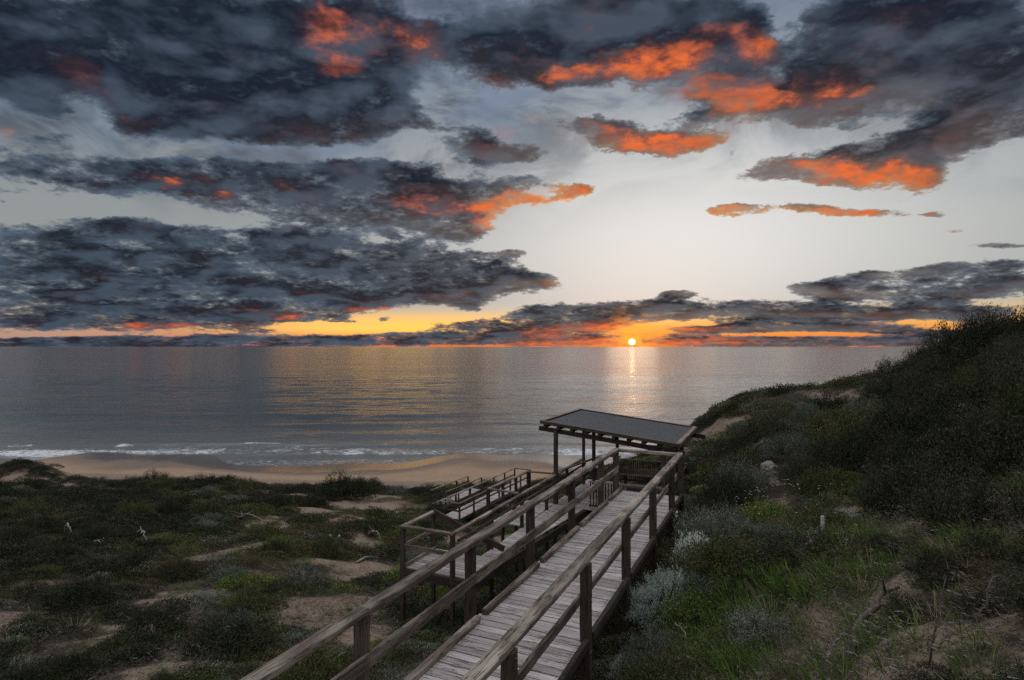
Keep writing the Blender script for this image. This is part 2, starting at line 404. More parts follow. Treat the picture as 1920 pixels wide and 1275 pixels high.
def ground_z(x, y):
    """height of the land above the sea at (east, ahead)"""
    x = np.atleast_1d(np.asarray(x, float)); y = np.atleast_1d(np.asarray(y, float))
    wx, wz = _warp(x, np.maximum(y, -9.0))
    h = _sol[_n] + _sol[_n + 1] * wx + _sol[_n + 2] * wz
    for i in range(_n):
        h = h + _sol[i] * _tps((wx - _wx[i]) ** 2 + (wz - _wz[i]) ** 2)
    z = EYE - h
    dune = np.clip((60 - y) / 14, 0, 1)
    z = z + dune * ((fbm(x / 5.0, y / 5.0, 4, 3) - 0.5) * 1.1 * np.clip((y + 2) / 22, 0.35, 1) + (fbm(x / 1.1, y / 1.1, 3, 9) - 0.5) * 0.22)
    # a knoll at the left end of the dunes, and cusps along the beach
    z = z + 1.6 * np.exp(-((x + 44.5) / 2.6) ** 2 - ((y - 53.5) / 3.0) ** 2)
    bch = np.clip((y - 60) / 12, 0, 1)
    z = z + bch * ((fbm(x / 15.0 + 3.1, y / 60.0, 2, 5) - 0.5) * 1.9 + 0.03 * (fbm(x / 2.0, y / 5.0, 3, 8) - 0.5))
    z = z + 0.10 * np.clip((y - 57) / 3, 0, 1) * np.clip((70 - y) / 6, 0, 1) * (fbm(x / 0.6, y / 0.6, 3, 12) - 0.5)
    return z
def gz(x, y): return float(ground_z(x, y)[0])
def hit(px, py, t0=2.5):
    """where the line of sight through a picture point meets the land"""
    ts = np.geomspace(t0, 110, 900)
    xs = (px - 960) / F * ts
    ray = EYE - (py - HOR) / F * ts
    g = ground_z(xs, ts)
    k = np.argmax(ray <= g)
    if ray[k] > g[k]: k = len(ts) - 1
    return float(xs[k]), float(ts[k]), float(g[k])

# sandy openings in the scrub: (column, row, half width, half height)
SAND_PIX = [(690,948,95,14),(590,962,60,10),(430,1032,55,14),(500,975,45,12),(520,992,40,10),(350,1118,70,22),(270,1180,80,34),(320,1240,60,32),(80,1105,60,22),(60,1150,50,26),
 (600,1080,55,16),(555,1095,50,14),(620,1120,70,18),(660,1170,60,24),(700,1060,40,14),(690,1020,60,10),(60,900,60,14),(130,912,40,8),(560,905,70,9),(640,880,300,8),
 (1535,745,40,12),(1322,822,36,22),(1370,796,30,12),(1450,880,18,10),(1660,1100,150,34),(1600,1170,110,30),(1790,1190,170,50),(1480,1240,70,40),(1390,1265,60,24),(1820,1050,110,26),(1900,1250,110,40),(1700,1270,160,40),
 (1560,960,40,14),(1600,985,60,14),(1440,900,24,10),(1500,1270,50,20)]
SAND = []
for (px, py, rx, ry) in SAND_PIX:
    x, y, _ = hit(px, py)
    x2, y2, _ = hit(px, py - ry)
    x3, y3, _ = hit(px, py + ry)
    SAND.append((x, y, max(rx / F * y, .15) * 1.05, max(abs(y2 - y3) / 2, rx / F * y * .4) * 1.05))
def bare(x, y):
    """1 where sand lies open, 0 where the scrub covers it"""
    x = np.asarray(x, float); y = np.asarray(y, float)
    xw = x + (fbm(x / .9, y / .9, 4, 31) - .5) * 2.6
    yw = y + (fbm(x / .9 + 9, y / .9, 4, 37) - .5) * 3.2
    b = np.zeros(np.broadcast(x, y).shape)
    for (cx, cy, rx, ry) in SAND:
        b = np.maximum(b, np.exp(-(((xw - cx) / rx) ** 2 + ((yw - cy) / ry) ** 2) * 0.9))
    b = np.maximum(b, np.clip((fbm(x / 3.2, y / 3.2, 4, 41) - .60) * 7, 0, 1))
    b = b * np.clip(.55 + 1.6 * fbm(x / .7, y / .7, 3, 52) - .25, 0, 1)
    edge = 54.5 + (fbm(x / 5.0, y * 0, 3, 44) - .5) * 7
    b = np.maximum(b, np.clip((y - edge) / 2.0, 0, 1))
    return b

def make_ground():
    m, n, b, t = new_mat("dune_sand")
    geo = n.node('ShaderNodeNewGeometry').outputs['Position']
    px, py, pz = n.sep(geo)
    a1 = n.noise(geo, 0.5, 6, 0.6); a2 = n.noise(geo, 6.0, 6, 0.7); a3 = n.noise(geo, 38.0, 5, 0.7)
    att = n.node('ShaderNodeAttribute', attribute_name='bare').outputs['Fac']
    sand = n.mix(a1, (0.20, 0.145, 0.105), (0.37, 0.285, 0.22))
    sand = n.mix(n.ramp(a2, 0.42, 0.68), sand, (0.15, 0.105, 0.075))
    litter = n.mix(a2, (0.022, 0.017, 0.012), (0.075, 0.058, 0.041))
    litter = n.mix(n.ramp(a3, 0.60, 0.72), litter, (0.19, 0.155, 0.12))
    bf = n.ramp(n.m('ADD', att, n.m('MULTIPLY', n.m('SUBTRACT', a2, 0.5), 2.2)), 0.30, 0.75)
    col = n.mix(bf, litter, sand)
    # twigs, shell and small stones scattered through the sand
    vor = n.node('ShaderNodeTexVoronoi', feature='F1'); n.put(vor.inputs['Vector'], geo); n.put(vor.inputs['Scale'], 9.0)
    spk = n.m('MULTIPLY', n.ramp(vor.outputs['Distance'], 0.06, 0.16, 1.0, 0.0), n.ramp(a1, 0.5, 0.65))
    col = n.mix(n.m('MULTIPLY', spk, 0.7), col, (0.30, 0.27, 0.24))
    n.put(b.inputs['Base Color'], col)
    b.inputs['Roughness'].default_value = 0.95
    b.inputs['Specular IOR Level'].default_value = 0.15
    bp = n.node('ShaderNodeBump'); bp.inputs['Distance'].default_value = 0.06; bp.inputs['Strength'].default_value = 0.9
    n.put(bp.inputs['Height'], n.m('ADD', n.noise(geo, 3.0, 7, 0.65), n.m('MULTIPLY', a3, 0.25)))
    t.links.new(bp.outputs[0], b.inputs['Normal'])

    m2, n, b, t = new_mat("beach_sand")
    geo = n.node('ShaderNodeNewGeometry').outputs['Position']
    px, py, pz = n.sep(geo)
    wob = n.m('MULTIPLY', n.m('SUBTRACT', n.noise(n.v('MULTIPLY', geo, (.12, .12, 0)), 1.0, 4, 0.6), 0.5), 0.7)
    lvl = n.m('ADD', pz, wob)
    wet = n.ramp(lvl, 0.48, 0.82, 1.0, 0.0)
    damp = n.ramp(lvl, 0.7, 1.2, 1.0, 0.0)
    a1 = n.noise(geo, 0.4, 6, 0.6); a2 = n.noise(geo, 4.0, 5, 0.7)
    dry = n.mix(a1, (0.30, 0.20, 0.135), (0.42, 0.30, 0.21))
    dry = n.mix(n.ramp(a2, 0.55, 0.7), dry, (0.20, 0.135, 0.095))
    dampc = n.mix(a1, (0.20, 0.145, 0.105), (0.26, 0.19, 0.14))
    col = n.mix(damp, dry, dampc)
    col = n.mix(wet, col, (0.10, 0.078, 0.060))
    weed = n.m('MULTIPLY', n.ramp(n.noise(n.v('MULTIPLY', geo, (0.25, 1.6, 0)), 1.0, 5, 0.7), 0.60, 0.66), n.ramp(pz, 1.3, 1.9))
    col = n.mix(n.m('MULTIPLY', weed, 0.6), col, (0.07, 0.05, 0.035))
    n.put(b.inputs['Base Color'], col)
    n.put(b.inputs['Roughness'], n.mix(wet, (0.95,) * 3, (0.16,) * 3))
    n.put(b.inputs['Specular IOR Level'], n.mix(wet, (0.1,) * 3, (0.9,) * 3))
    bp = n.node('ShaderNodeBump'); bp.inputs['Distance'].default_value = 0.05
    n.put(bp.inputs['Strength'], n.m('MULTIPLY_ADD', wet, -0.93, 1.0))
    n.put(bp.inputs['Height'], n.m('ADD', n.noise(geo, 1.6, 7, 0.7), n.m('MULTIPLY', n.noise(geo, 9, 4, .6), 0.25)))
    t.links.new(bp.outputs[0], b.inputs['Normal'])

    nr, nc = 420, 380
    u = np.linspace(0, 1, nr)
    yy = -8 + 22 * (np.exp(u * math.log(1 + 123 / 22)) - 1)
    ss = np.linspace(-1.35, 1.25, nc)
    Y, S = np.meshgrid(yy, ss, indexing='ij')
    X = S * (Y + 16)
    Z = ground_z(X.ravel(), Y.ravel())
    V = np.c_[X.ravel(), Y.ravel(), Z]
    B = bare(V[:, 0], V[:, 1])
    idx = np.arange(nr * nc).reshape(nr, nc)
    q = np.stack([idx[:-1, :-1], idx[:-1, 1:], idx[1:, 1:], idx[1:, :-1]], -1)
    split = int(np.argmax(yy > 60.0))
    for name, qq, mat, lab in (("ground", q[:split], m, None), ("beach", q[split:], m2, None)):
        f = qq.reshape(-1, 4)
        used = np.unique(f)
        remap = np.zeros(nr * nc, np.int32); remap[used] = np.arange(len(used))
        me = mesh_np(name, V[used], remap[f], mat, smooth=True)
        at = me.attributes.new('bare', 'FLOAT', 'POINT'); at.data.foreach_set('value', B[used].astype(np.float32))
        o = link(name, me); tag(o, kind='structure')
    # dunes carry on inland behind the eye
    return
make_ground()

def make_sea():
    m, n, b, t = new_mat("sea_water")
    geo = n.node('ShaderNodeNewGeometry').outputs['Position']
    px, py, pz = n.sep(geo)
    wl = n.noise(n.v('MULTIPLY', geo, (0.012, 0.05, 0)), 1.0, 3, 0.6)
    # ripples, chop and long low swell
    r1 = n.noise(n.v('MULTIPLY', geo, (1.5, 2.4, 0)), 1.0, 6, 0.62, 0.4)
    r2 = n.noise(n.v('MULTIPLY', geo, (0.20, 0.36, 0)), 1.0, 5, 0.6, 0.3)
    r3 = n.noise(n.v('MULTIPLY', geo, (0.024, 0.050, 0)), 1.0, 4, 0.5)
    near = n.ramp(py, 90, 420, 1.0, 0.0)
    wind = n.ramp(n.noise(n.v('MULTIPLY', geo, (0.0045, 0.018, 0)), 1.0, 4, 0.6), 0.35, 0.65, 0.55, 1.25)
    # a calm slick out to the left of the shelter, where the water lies smoother
    sx = n.m('DIVIDE', n.m('SUBTRACT', n.m('DIVIDE', px, py), -0.13), 0.17)
    sy = n.m('DIVIDE', n.m('SUBTRACT', py, 250.0), 110.0)
    slick = n.m('POWER', math.e, n.m('MULTIPLY', n.m('ADD', n.m('MULTIPLY', sx, sx), n.m('MULTIPLY', sy, sy)), -1.0))
    slick = n.m('MULTIPLY', slick, n.ramp(n.noise(n.v('MULTIPLY', geo, (0.02, 0.09, 0)), 1.0, 5, 0.65), 0.36, 0.56))
    wind = n.m('MULTIPLY', wind, n.m('MULTIPLY_ADD', slick, -0.82, 1.0))
    hgt = n.m('ADD', n.m('MULTIPLY', r1, n.m('MULTIPLY_ADD', near, 0.28, 0.04)), n.m('ADD', n.m('MULTIPLY', r2, 1.6), n.m('MULTIPLY', r3, 6.0)))
    bp = n.node('ShaderNodeBump'); bp.inputs['Distance'].default_value = 1.0
    n.put(bp.inputs['Strength'], n.m('MULTIPLY', wind, 0.22))
    n.put(bp.inputs['Height'], hgt)
    t.links.new(bp.outputs[0], b.inputs['Normal'])
    sh = n.ramp(py, 80, 130)
    body = n.mix(sh, (0.15, 0.15, 0.14), (0.050, 0.062, 0.068))
    # foam: torn lines where the small waves break and lace in the backwash
    wob = n.m('MULTIPLY', n.m('SUBTRACT', n.noise(n.v('MULTIPLY', geo, (0.035, 0.02, 0)), 1.0, 4, 0.6), 0.5), 9.0)
    yy = n.m('ADD', py, wob)
    lace = n.noise(n.v('MULTIPLY', geo, (0.9, 2.0, 0)), 1.0, 8, 0.72, 0.8)
    band1 = n.m('MULTIPLY', n.ramp(yy, 84.5, 86.5), n.ramp(yy, 88.5, 97.0, 1.0, 0.0))
    band2 = n.m('MULTIPLY', n.ramp(yy, 93.5, 94.4), n.ramp(yy, 94.6, 96.2, 1.0, 0.0))
    bsum = n.m('ADD', band1, n.m('MULTIPLY', band2, n.ramp(n.noise(n.v('MULTIPLY', geo, (0.06, 0.0, 0)), 1.0, 2, 0.5), 0.5, 0.6)))
    gaps = n.ramp(n.noise(n.v('MULTIPLY', geo, (0.09, 0.05, 0)), 1.0, 3, 0.6), 0.30, 0.62, 0.40, 1.0)
    foam = n.m('MULTIPLY', n.ramp(n.m('ADD', n.m('MULTIPLY', n.m('MULTIPLY', bsum, gaps), 0.42), lace), 0.74, 0.98), 0.8)
    shore = n.m('MULTIPLY', n.ramp(yy, 80, 86, 1.0, 0.0), 0.20)
    foam2 = n.ramp(n.m('ADD', shore, lace), 0.70, 0.84)
    fo = n.m('MAXIMUM', foam, n.m('MULTIPLY', foam2, 0.5), clamp=True)
    n.put(b.inputs['Base Color'], n.mix(fo, body, (0.80, 0.82, 0.84)))
    n.put(b.inputs['Roughness'], n.mix(fo, (0.14,) * 3, (0.85,) * 3))
    b.inputs['IOR'].default_value = 1.55
    # shallow waves near the shore are real relief; far out the bump carries on
    nr, nc = 420, 420
    ya = 70 + (np.exp(np.linspace(0, 1, nr) * math.log(1 + 330 / 14)) - 1) * 14
    ss = np.linspace(-1.5, 1.4, nc)
    Y, S = np.meshgrid(ya, ss, indexing='ij')
    X = S * (Y + 10)
    wob = (fbm(X / 22, Y / 60, 3, 61) - .5) * 10
    ph = Y + wob
    Z = np.zeros_like(Y)
    for c, a, wd in ((88, .34, 1.3), (95.5, .26, 1.6), (106, .22, 2.4), (120, .2, 3.0), (138, .2, 4)):
        aa = a * (0.4 + 1.1 * fbm(X / 18 + c, Y * 0, 2, int(c)))
        d = (ph - c) / wd
        Z += aa * np.exp(-d * d) 
    fade = np.clip((400 - Y) / 120, 0, 1)
    Z += fade * ((fbm(X / 9, Y / 3.2, 4, 66) - .5) * 0.30 + (fbm(X / 40, Y / 14, 3, 69) - .5) * 0.5) * np.clip((Y - 84) / 10, 0.06, 1)
    Z[-1] = 0
    V = np.c_[X.ravel(), Y.ravel(), Z.ravel()]
    idx = np.arange(nr * nc).reshape(nr, nc)
    q = np.stack([idx[:-1, :-1], idx[:-1, 1:], idx[1:, 1:], idx[1:, :-1]], -1).reshape(-1, 4)
    base = len(V)
    # the far sea out to the horizon, joined to the same sheet
    yb = np.geomspace(400, 60000, 40)
    yb = np.r_[ya[-1], yb[yb > ya[-1] + 5]]
    Yb, Sb = np.meshgrid(yb, np.linspace(-1.5, 1.4, nc), indexing='ij')
    Vb = np.c_[(Sb * (Yb + 10)).ravel(), Yb.ravel(), np.zeros(Yb.size)]
    Vb = Vb[nc:]
    V = np.r_[V, Vb]
    rows = [idx[-1]] + [base + np.arange(nc) + i * nc for i in range(len(yb) - 1)]
    for a, b2 in zip(rows[:-1], rows[1:]):
        q = np.r_[q, np.stack([a[:-1], a[1:], b2[1:], b2[:-1]], -1)]
    me = mesh_np("sea", V, q, m, smooth=True)
    tag(link("sea", me), kind='structure')
make_sea()
# ------------------------------------------------------------------ timber
def wood_mat(name, dark, mid, light, sc=1.0, wear=0.5, rough=0.85):
    m, n, b, t = new_mat(name)
    oc = n.node('ShaderNodeTexCoord').outputs['Object']
    inf = n.node('ShaderNodeObjectInfo')
    rnd = inf.outputs['Random']
    oc = n.v('ADD', oc, n.comb(n.m('MULTIPLY', rnd, 37.0), n.m('MULTIPLY', rnd, 11.0), n.m('MULTIPLY', rnd, 23.0)))
    g = n.noise(n.v('MULTIPLY', oc, (2.2 * sc, 60 * sc, 60 * sc)), 1.0, 6, 0.65, 0.6)
    big = n.noise(n.v('MULTIPLY', oc, (1.3, 5, 5)), 1.0, 4, 0.6)
    crack = n.noise(n.v('MULTIPLY', oc, (1.2 * sc, 26 * sc, 26 * sc)), 1.0, 3, 0.5)
    col = n.mix(n.ramp(g, 0.30, 0.68), dark, mid)
    col = n.mix(n.m('MULTIPLY', n.ramp(big, 0.40, 0.66), wear), col, light)
    ck = n.ramp(n.m('ABSOLUTE', n.m('SUBTRACT', crack, 0.5)), 0.0, 0.022, 1.0, 0.0)
    col = n.mix(n.m('MULTIPLY', ck, 0.75), col, (0.018, 0.015, 0.013))
    lich = n.ramp(n.noise(oc, 9.0, 5, 0.7), 0.60, 0.72)
    col = n.mix(n.m('MULTIPLY', lich, 0.35), col, (0.17, 0.17, 0.13))
    col = n.mix(1.0, col, n.mix(rnd, (0.70, 0.67, 0.66), (1.18, 1.18, 1.20)), 'MULTIPLY')
    n.put(b.inputs['Base Color'], col)
    b.inputs['Roughness'].default_value = rough
    b.inputs['Specular IOR Level'].default_value = 0.3
    bp = n.node('ShaderNodeBump'); bp.inputs['Distance'].default_value = 0.006; bp.inputs['Strength'].default_value = 0.9
    n.put(bp.inputs['Height'], n.m('SUBTRACT', n.m('MULTIPLY', g, 0.6), ck))
    t.links.new(bp.outputs[0], b.inputs['Normal'])
    return m
M_RAIL = wood_mat("weathered_rail", (0.055, 0.038, 0.028), (0.22, 0.17, 0.135), (0.44, 0.38, 0.32), wear=0.7)
M_POST = wood_mat("weathered_post", (0.032, 0.023, 0.018), (0.09, 0.066, 0.05), (0.17, 0.13, 0.095), wear=0.5)
M_DECK = wood_mat("weathered_deck", (0.40, 0.352, 0.335), (0.50, 0.445, 0.425), (0.64, 0.595, 0.58), wear=0.6)
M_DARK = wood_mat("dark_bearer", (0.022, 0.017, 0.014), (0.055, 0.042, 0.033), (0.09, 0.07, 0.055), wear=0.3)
M_TRIM = wood_mat("pale_trim", (0.17, 0.11, 0.085), (0.30, 0.21, 0.17), (0.40, 0.31, 0.26), wear=0.5)

_boxes = {}
def box_mesh(L, W, H, mat, seg=1, bev=0.008, rough=0.0, seed=0):
    """a timber length along x, centred, with eased edges; rough shakes its arrises"""
    key = (round(L, 2), round(W, 3), round(H, 3), mat.name, seg, round(bev, 4), rough, seed)
    if key in _boxes: return _boxes[key]
    b = min(bev, W * .3, H * .3)
    r = random.Random(hash((L, W, H, seed)) & 0xffff)
    prof = [(-W/2+b, -H/2), (W/2-b, -H/2), (W/2, -H/2+b), (W/2, H/2-b), (W/2-b, H/2), (-W/2+b, H/2), (-W/2, H/2-b), (-W/2, -H/2+b)]
    V = []; Fc = []
    for i in range(seg + 1):
        x = -L / 2 + L * i / seg
        for (py, pz) in prof:
            j = rough if 0 < i < seg else rough * .5
            V.append((x + (r.uniform(-1, 1) * rough * .5), py + r.uniform(-j, j), pz + r.uniform(-j, j)))
    for i in range(seg):
        for k in range(8):
            a = i * 8 + k; c = i * 8 + (k + 1) % 8
            Fc.append((a, c, c + 8, a + 8))
    me = bpy.data.meshes.new("timber")
    Fc.append(tuple(range(7, -1, -1)))
    Fc.append(tuple(seg * 8 + k for k in range(8)))
    me.from_pydata(V, [], Fc)
    me.materials.append(mat)
    me.update()
    _boxes[key] = me
    return me
def beam(name, p0, p1, W, H, mat, parent, up=(0, 0, 1), seg=None, rough=0.0, bev=0.008, ext=0.0, seed=0, roll=0.0):
    p0 = Vector(p0); p1 = Vector(p1)
    d = p1 - p0; L = d.length + 2 * ext
    x = d.normalized()
    upv = Vector(up)
    if abs(x.dot(upv)) > 0.98: upv = Vector((0, 1, 0))
    y = upv.cross(x).normalized(); z = x.cross(y)
    if seg is None: seg = max(1, int(L / 0.22)) if rough > 0 else 1
    o = link(name, box_mesh(L, W, H, mat, seg, bev, rough, seed), parent)
    M = Matrix((x, y, z)).transposed().to_4x4()
    if roll: M = M @ Matrix.Rotation(roll, 4, 'X')
    M.translation = (p0 + p1) / 2
    o.matrix_basis = M if parent is None else parent.matrix_world.inverted() @ M
    return o

# walkway frame: u along the boards' run (out to sea), v to the right of it, h below the eye
ANG = math.atan(499 / F)
SA, CA = math.sin(ANG), math.cos(ANG)
def W(u, v, h): return Vector((u * SA + v * CA, u * CA - v * SA, EYE - h))
def UV(x, y): return (x * SA + y * CA, x * CA - y * SA)
def PX(px, py, h):
    """point at depth h below the eye that shows at (px,py)"""
    z = h * F / (py - HOR)
    return Vector(((px - 960) / F * z, z, EYE - h))
def ACROSS(px, v, h):
    """point on the line v=const that shows in column px"""
    k = (px - 960) / F
    z = v / (k * CA - SA) if True else 0
    return Vector((k * z, z, EYE - h))

DK = 3.63            # deck surface below the eye
RT = 2.60            # top of the handrail below the eye
boardwalk = empty("boardwalk", W(7, -2.9, DK + .3))
tag(boardwalk, "weathered grey timber boardwalk with railings running out from the bottom of the photo", "boardwalk")
bpy.context.view_layer.update()
VL, VR = -3.69, -2.25
u0, u1 = 0.6, 14.62
# planks
pitch = 0.142
u = u0; i = 0
while u < u1 - 0.05:
    jit = random.uniform(-.012, .012)
    dz = random.uniform(-.003, .003)
    o = beam("plank", W(u, -3.70 + jit, DK + .0175 + dz), W(u, -2.17 + jit, DK + .0175 + dz + random.uniform(-.003, .003)), .125, .035, M_DECK, boardwalk,
             seg=4, rough=.0025, bev=.004, seed=i % 9, roll=random.uniform(-.012, .012))
    u += pitch; i += 1
# bearers and fascia
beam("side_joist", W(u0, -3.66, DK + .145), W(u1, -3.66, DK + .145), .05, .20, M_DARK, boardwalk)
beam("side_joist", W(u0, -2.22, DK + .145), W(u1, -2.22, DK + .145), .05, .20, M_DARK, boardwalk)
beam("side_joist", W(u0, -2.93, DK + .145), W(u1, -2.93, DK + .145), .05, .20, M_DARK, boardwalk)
POSTU = [0.3, 2.5, 4.68, 6.93, 9.02, 11.15, 13.28, 14.66]
MAINPOST = {}
for s_, v in ((-1, -3.79), (1, -2.17)):
    for k, uu in enumerate(POSTU):
        g = W(uu, v, 0); zb = gz(g.x, g.y)
        if uu > 14.5 and s_ > 0: zb = max(zb, EYE - 6)
        hb = EYE - zb + .3
        W_ = .122 if uu < 14 else .13
        MAINPOST[(v, uu)] = beam("post", W(uu, v, hb), W(uu, v, RT + .075), W_, W_, M_POST, boardwalk, up=(SA, CA, 0), rough=.004, bev=.008, seed=k)
# bolts through the posts, nail heads in the boards
def bolt_mesh(r_, d_):
    bm = bmesh.new(); bmesh.ops.create_cone(bm, cap_ends=True, segments=8, radius1=r_, radius2=r_ * .8, depth=d_)
    me = bpy.data.meshes.new("bolt"); bm.to_mesh(me); bm.free(); me.materials.append(M_BOLT); return me
M_BOLT, n, b, t_ = new_mat("galvanised_bolt")
n.put(b.inputs['Base Color'], (0.10, 0.085, 0.075)); b.inputs['Metallic'].default_value = .7; b.inputs['Roughness'].default_value = .55
BM = bolt_mesh(.014, .016)
for v in (-3.79, -2.17):
    for uu in POSTU[1:-1]:
        for hh in (DK - .50, DK + .12, RT + .14):
            for du in (-.025, .025) if hh > DK else (0,):
                po = MAINPOST[(v, uu)]
                o = link("bolt", BM, po)
                Mx = Matrix.Translation(W(uu + du, v + .069, hh)) @ Matrix.Rotation(-ANG, 4, 'Z') @ Matrix.Rotation(math.pi / 2, 4, 'Y')
                o.matrix_basis = (boardwalk.matrix_world @ po.matrix_basis).inverted() @ Mx
_v = []; _f = []
_inv = boardwalk.matrix_world.inverted()
uu = u0
while uu < u1 - .05:
    for v in (-3.64, -2.93, -2.24):
        for du in (-.03, .03):
            p = _inv @ W(uu + du, v + random.uniform(-.01, .01), DK - .003)
            k = len(_v)
            for dz in (-.006, .0):
                for a_ in range(6):
                    _v.append((p.x + .006 * math.cos(a_ * 1.047), p.y + .006 * math.sin(a_ * 1.047), p.z + dz))
            _f.append(tuple(k + 6 + q for q in range(6)))
            _f += [(k + q, k + (q + 1) % 6, k + 6 + (q + 1) % 6, k + 6 + q) for q in range(6)]
    uu += pitch
me = bpy.data.meshes.new("nail_heads"); me.from_pydata(_v, [], _f); me.update()
tag(link("nail_heads", me, boardwalk, M_BOLT), kind='stuff')
# kerbs lying on the deck edge, in lengths that stop at the posts
for a, b_ in zip(POSTU[:-1], POSTU[1:]):
    beam("kerb", W(a + .10, -3.62, DK - .045), W(b_ - .10, -3.62, DK - .045), .085, .075, M_RAIL, boardwalk, rough=.004, seed=int(a))
    beam("kerb", W(a + .10, -2.13, DK - .03), W(b_ - .10, -2.13, DK - .03), .07, .10, M_DARK, boardwalk, rough=.004, seed=int(a))
beam("kerb", W(14.60, -3.5, DK - .05), W(14.60, -2.25, DK - .05), .08, .08, M_DARK, boardwalk, rough=.004)
# top rails: wide cap pieces butted over posts
caps = [0.3, 4.68, 9.02, 13.28, 14.72]
for a, b_ in zip(caps[:-1], caps[1:]):
    beam("top_rail", W(a + .003, -3.77, RT + .035 + random.uniform(-.004, .004)), W(b_ - .003, -3.77, RT + .035), .145, .075, M_RAIL, boardwalk, rough=.005, bev=.012, seed=int(a * 3))
    beam("top_rail", W(a + .003, -2.20, RT + .035), W(b_ - .003, -2.20, RT + .035 + random.uniform(-.004, .004)), .145, .075, M_RAIL, boardwalk, rough=.005, bev=.012, seed=int(a * 5))
beam("top_rail", W(14.66, -3.69, RT + .04), W(14.66, -2.28, RT + .04), .13, .07, M_RAIL, boardwalk, rough=.004)
# middle rails
for a, b_ in zip(POSTU[:-1], POSTU[1:]):
    beam("middle_rail", W(a + .0, -3.71, DK - .52), W(b_ - .004, -3.71, DK - .52), .045, .145, M_RAIL, boardwalk, rough=.004, seed=int(a * 7))
    beam("middle_rail", W(a + .0, -2.25, DK - .50), W(b_ - .004, -2.25, DK - .50), .045, .11, M_RAIL, boardwalk, rough=.004, seed=int(a * 9))
beam("middle_rail", W(14.58, -3.70, DK - .50), W(14.58, -2.22, DK - .50), .045, .145, M_POST, boardwalk, rough=.004)
beam("cross_brace", W(6.93, -3.70, DK + .35), W(6.93, -2.2, DK + 1.0), .05, .14, M_DARK, boardwalk)
beam("cross_brace", W(11.15, -3.70, DK + .35), W(11.15, -2.2, DK + 1.2), .05, .14, M_DARK, boardwalk)

# ------------------------------------------------------------------ lower landing and ramp towards the shelter
HL = 4.30; DL = 5.30
lower = empty("lower_boardwalk", PX(800, 1050, DL))
tag(lower, "lower timber ramp with square landing left of the main boardwalk", "boardwalk")
bpy.context.view_layer.update()
A_ = PX(757, 983, HL); uA, vA = UV(A_.x, A_.y)
D_ = PX(850, 997, HL); uD, vD = UV(D_.x, D_.y)
B_ = PX(818, 957, HL); uB, vB = UV(B_.x, B_.y)
uF = (uA + uD) / 2 - .02          # front side of the landing
vLft, vRgt = vA, vD
uBk = uB
def post(par, u, v, htop, w=.10, hbot=None, mat=M_POST):
    g = W(u, v, 0); zb = gz(g.x, g.y)
    hb = EYE - zb + .25 if hbot is None else hbot
    return beam("post", W(u, v, hb), W(u, v, htop), w, w, mat, par, up=(SA, CA, 0), rough=.003)
# landing floor
n_pl = int((uBk - uF) / .142) + 1
for k in range(n_pl):
    uu = uF + .08 + k * .142
    beam("plank", W(uu, vLft + .02, DL + .0175), W(uu, vRgt + .55, DL + .0175), .125, .035, M_DECK, lower, seg=3, rough=.002, bev=.004, seed=k % 5)
for v in (vLft + .04, vRgt + .5):
    beam("side_joist", W(uF, v, DL + .14), W(uBk + .1, v, DL + .14), .05, .20, M_DARK, lower)
beam("side_joist", W(uF - .02, vLft, DL + .14), W(uF - .02, vRgt + .55, DL + .14), .05, .20, M_DARK, lower)
for (uu, vv) in ((uF, vLft), (uF, vRgt), (uBk, vLft), (uF, vRgt + .5)):
    post(lower, uu, vv, HL + .05 if vv < vRgt + .2 else DL + .03)
beam("top_rail", W(uF, vLft - .05, HL + .03), W(uF, vRgt + .05, HL + .03), .12, .06, M_RAIL, lower, rough=.003)
beam("top_rail", W(uF + .07, vLft, HL + .03), W(uBk + .05, vLft, HL + .03), .12, .06, M_RAIL, lower, rough=.003)
beam("middle_rail", W(uF, vLft - .02, HL + .50), W(uF, vRgt + .02, HL + .50), .045, .10, M_RAIL, lower, rough=.003)
beam("middle_rail", W(uF, vLft, HL + .50), W(uBk, vLft, HL + .50), .045, .10, M_RAIL, lower, rough=.003)
beam("kerb", W(uF, vLft + .06, DL - .04), W(uBk, vLft + .06, DL - .04), .07, .08, M_RAIL, lower, rough=.003)
# sloping rail across the back of the landing
S0 = W(uBk, vLft, HL + .03); S1 = PX(945, 1028, 5.05)
beam("sloping_rail", S0, S1, .07, .15, M_POST, lower, rough=.003)
beam("diagonal_brace", W(uF, vRgt, DL + .3), W(uF + .05, vRgt - .55, DL + 1.35), .06, .10, M_DARK, lower)
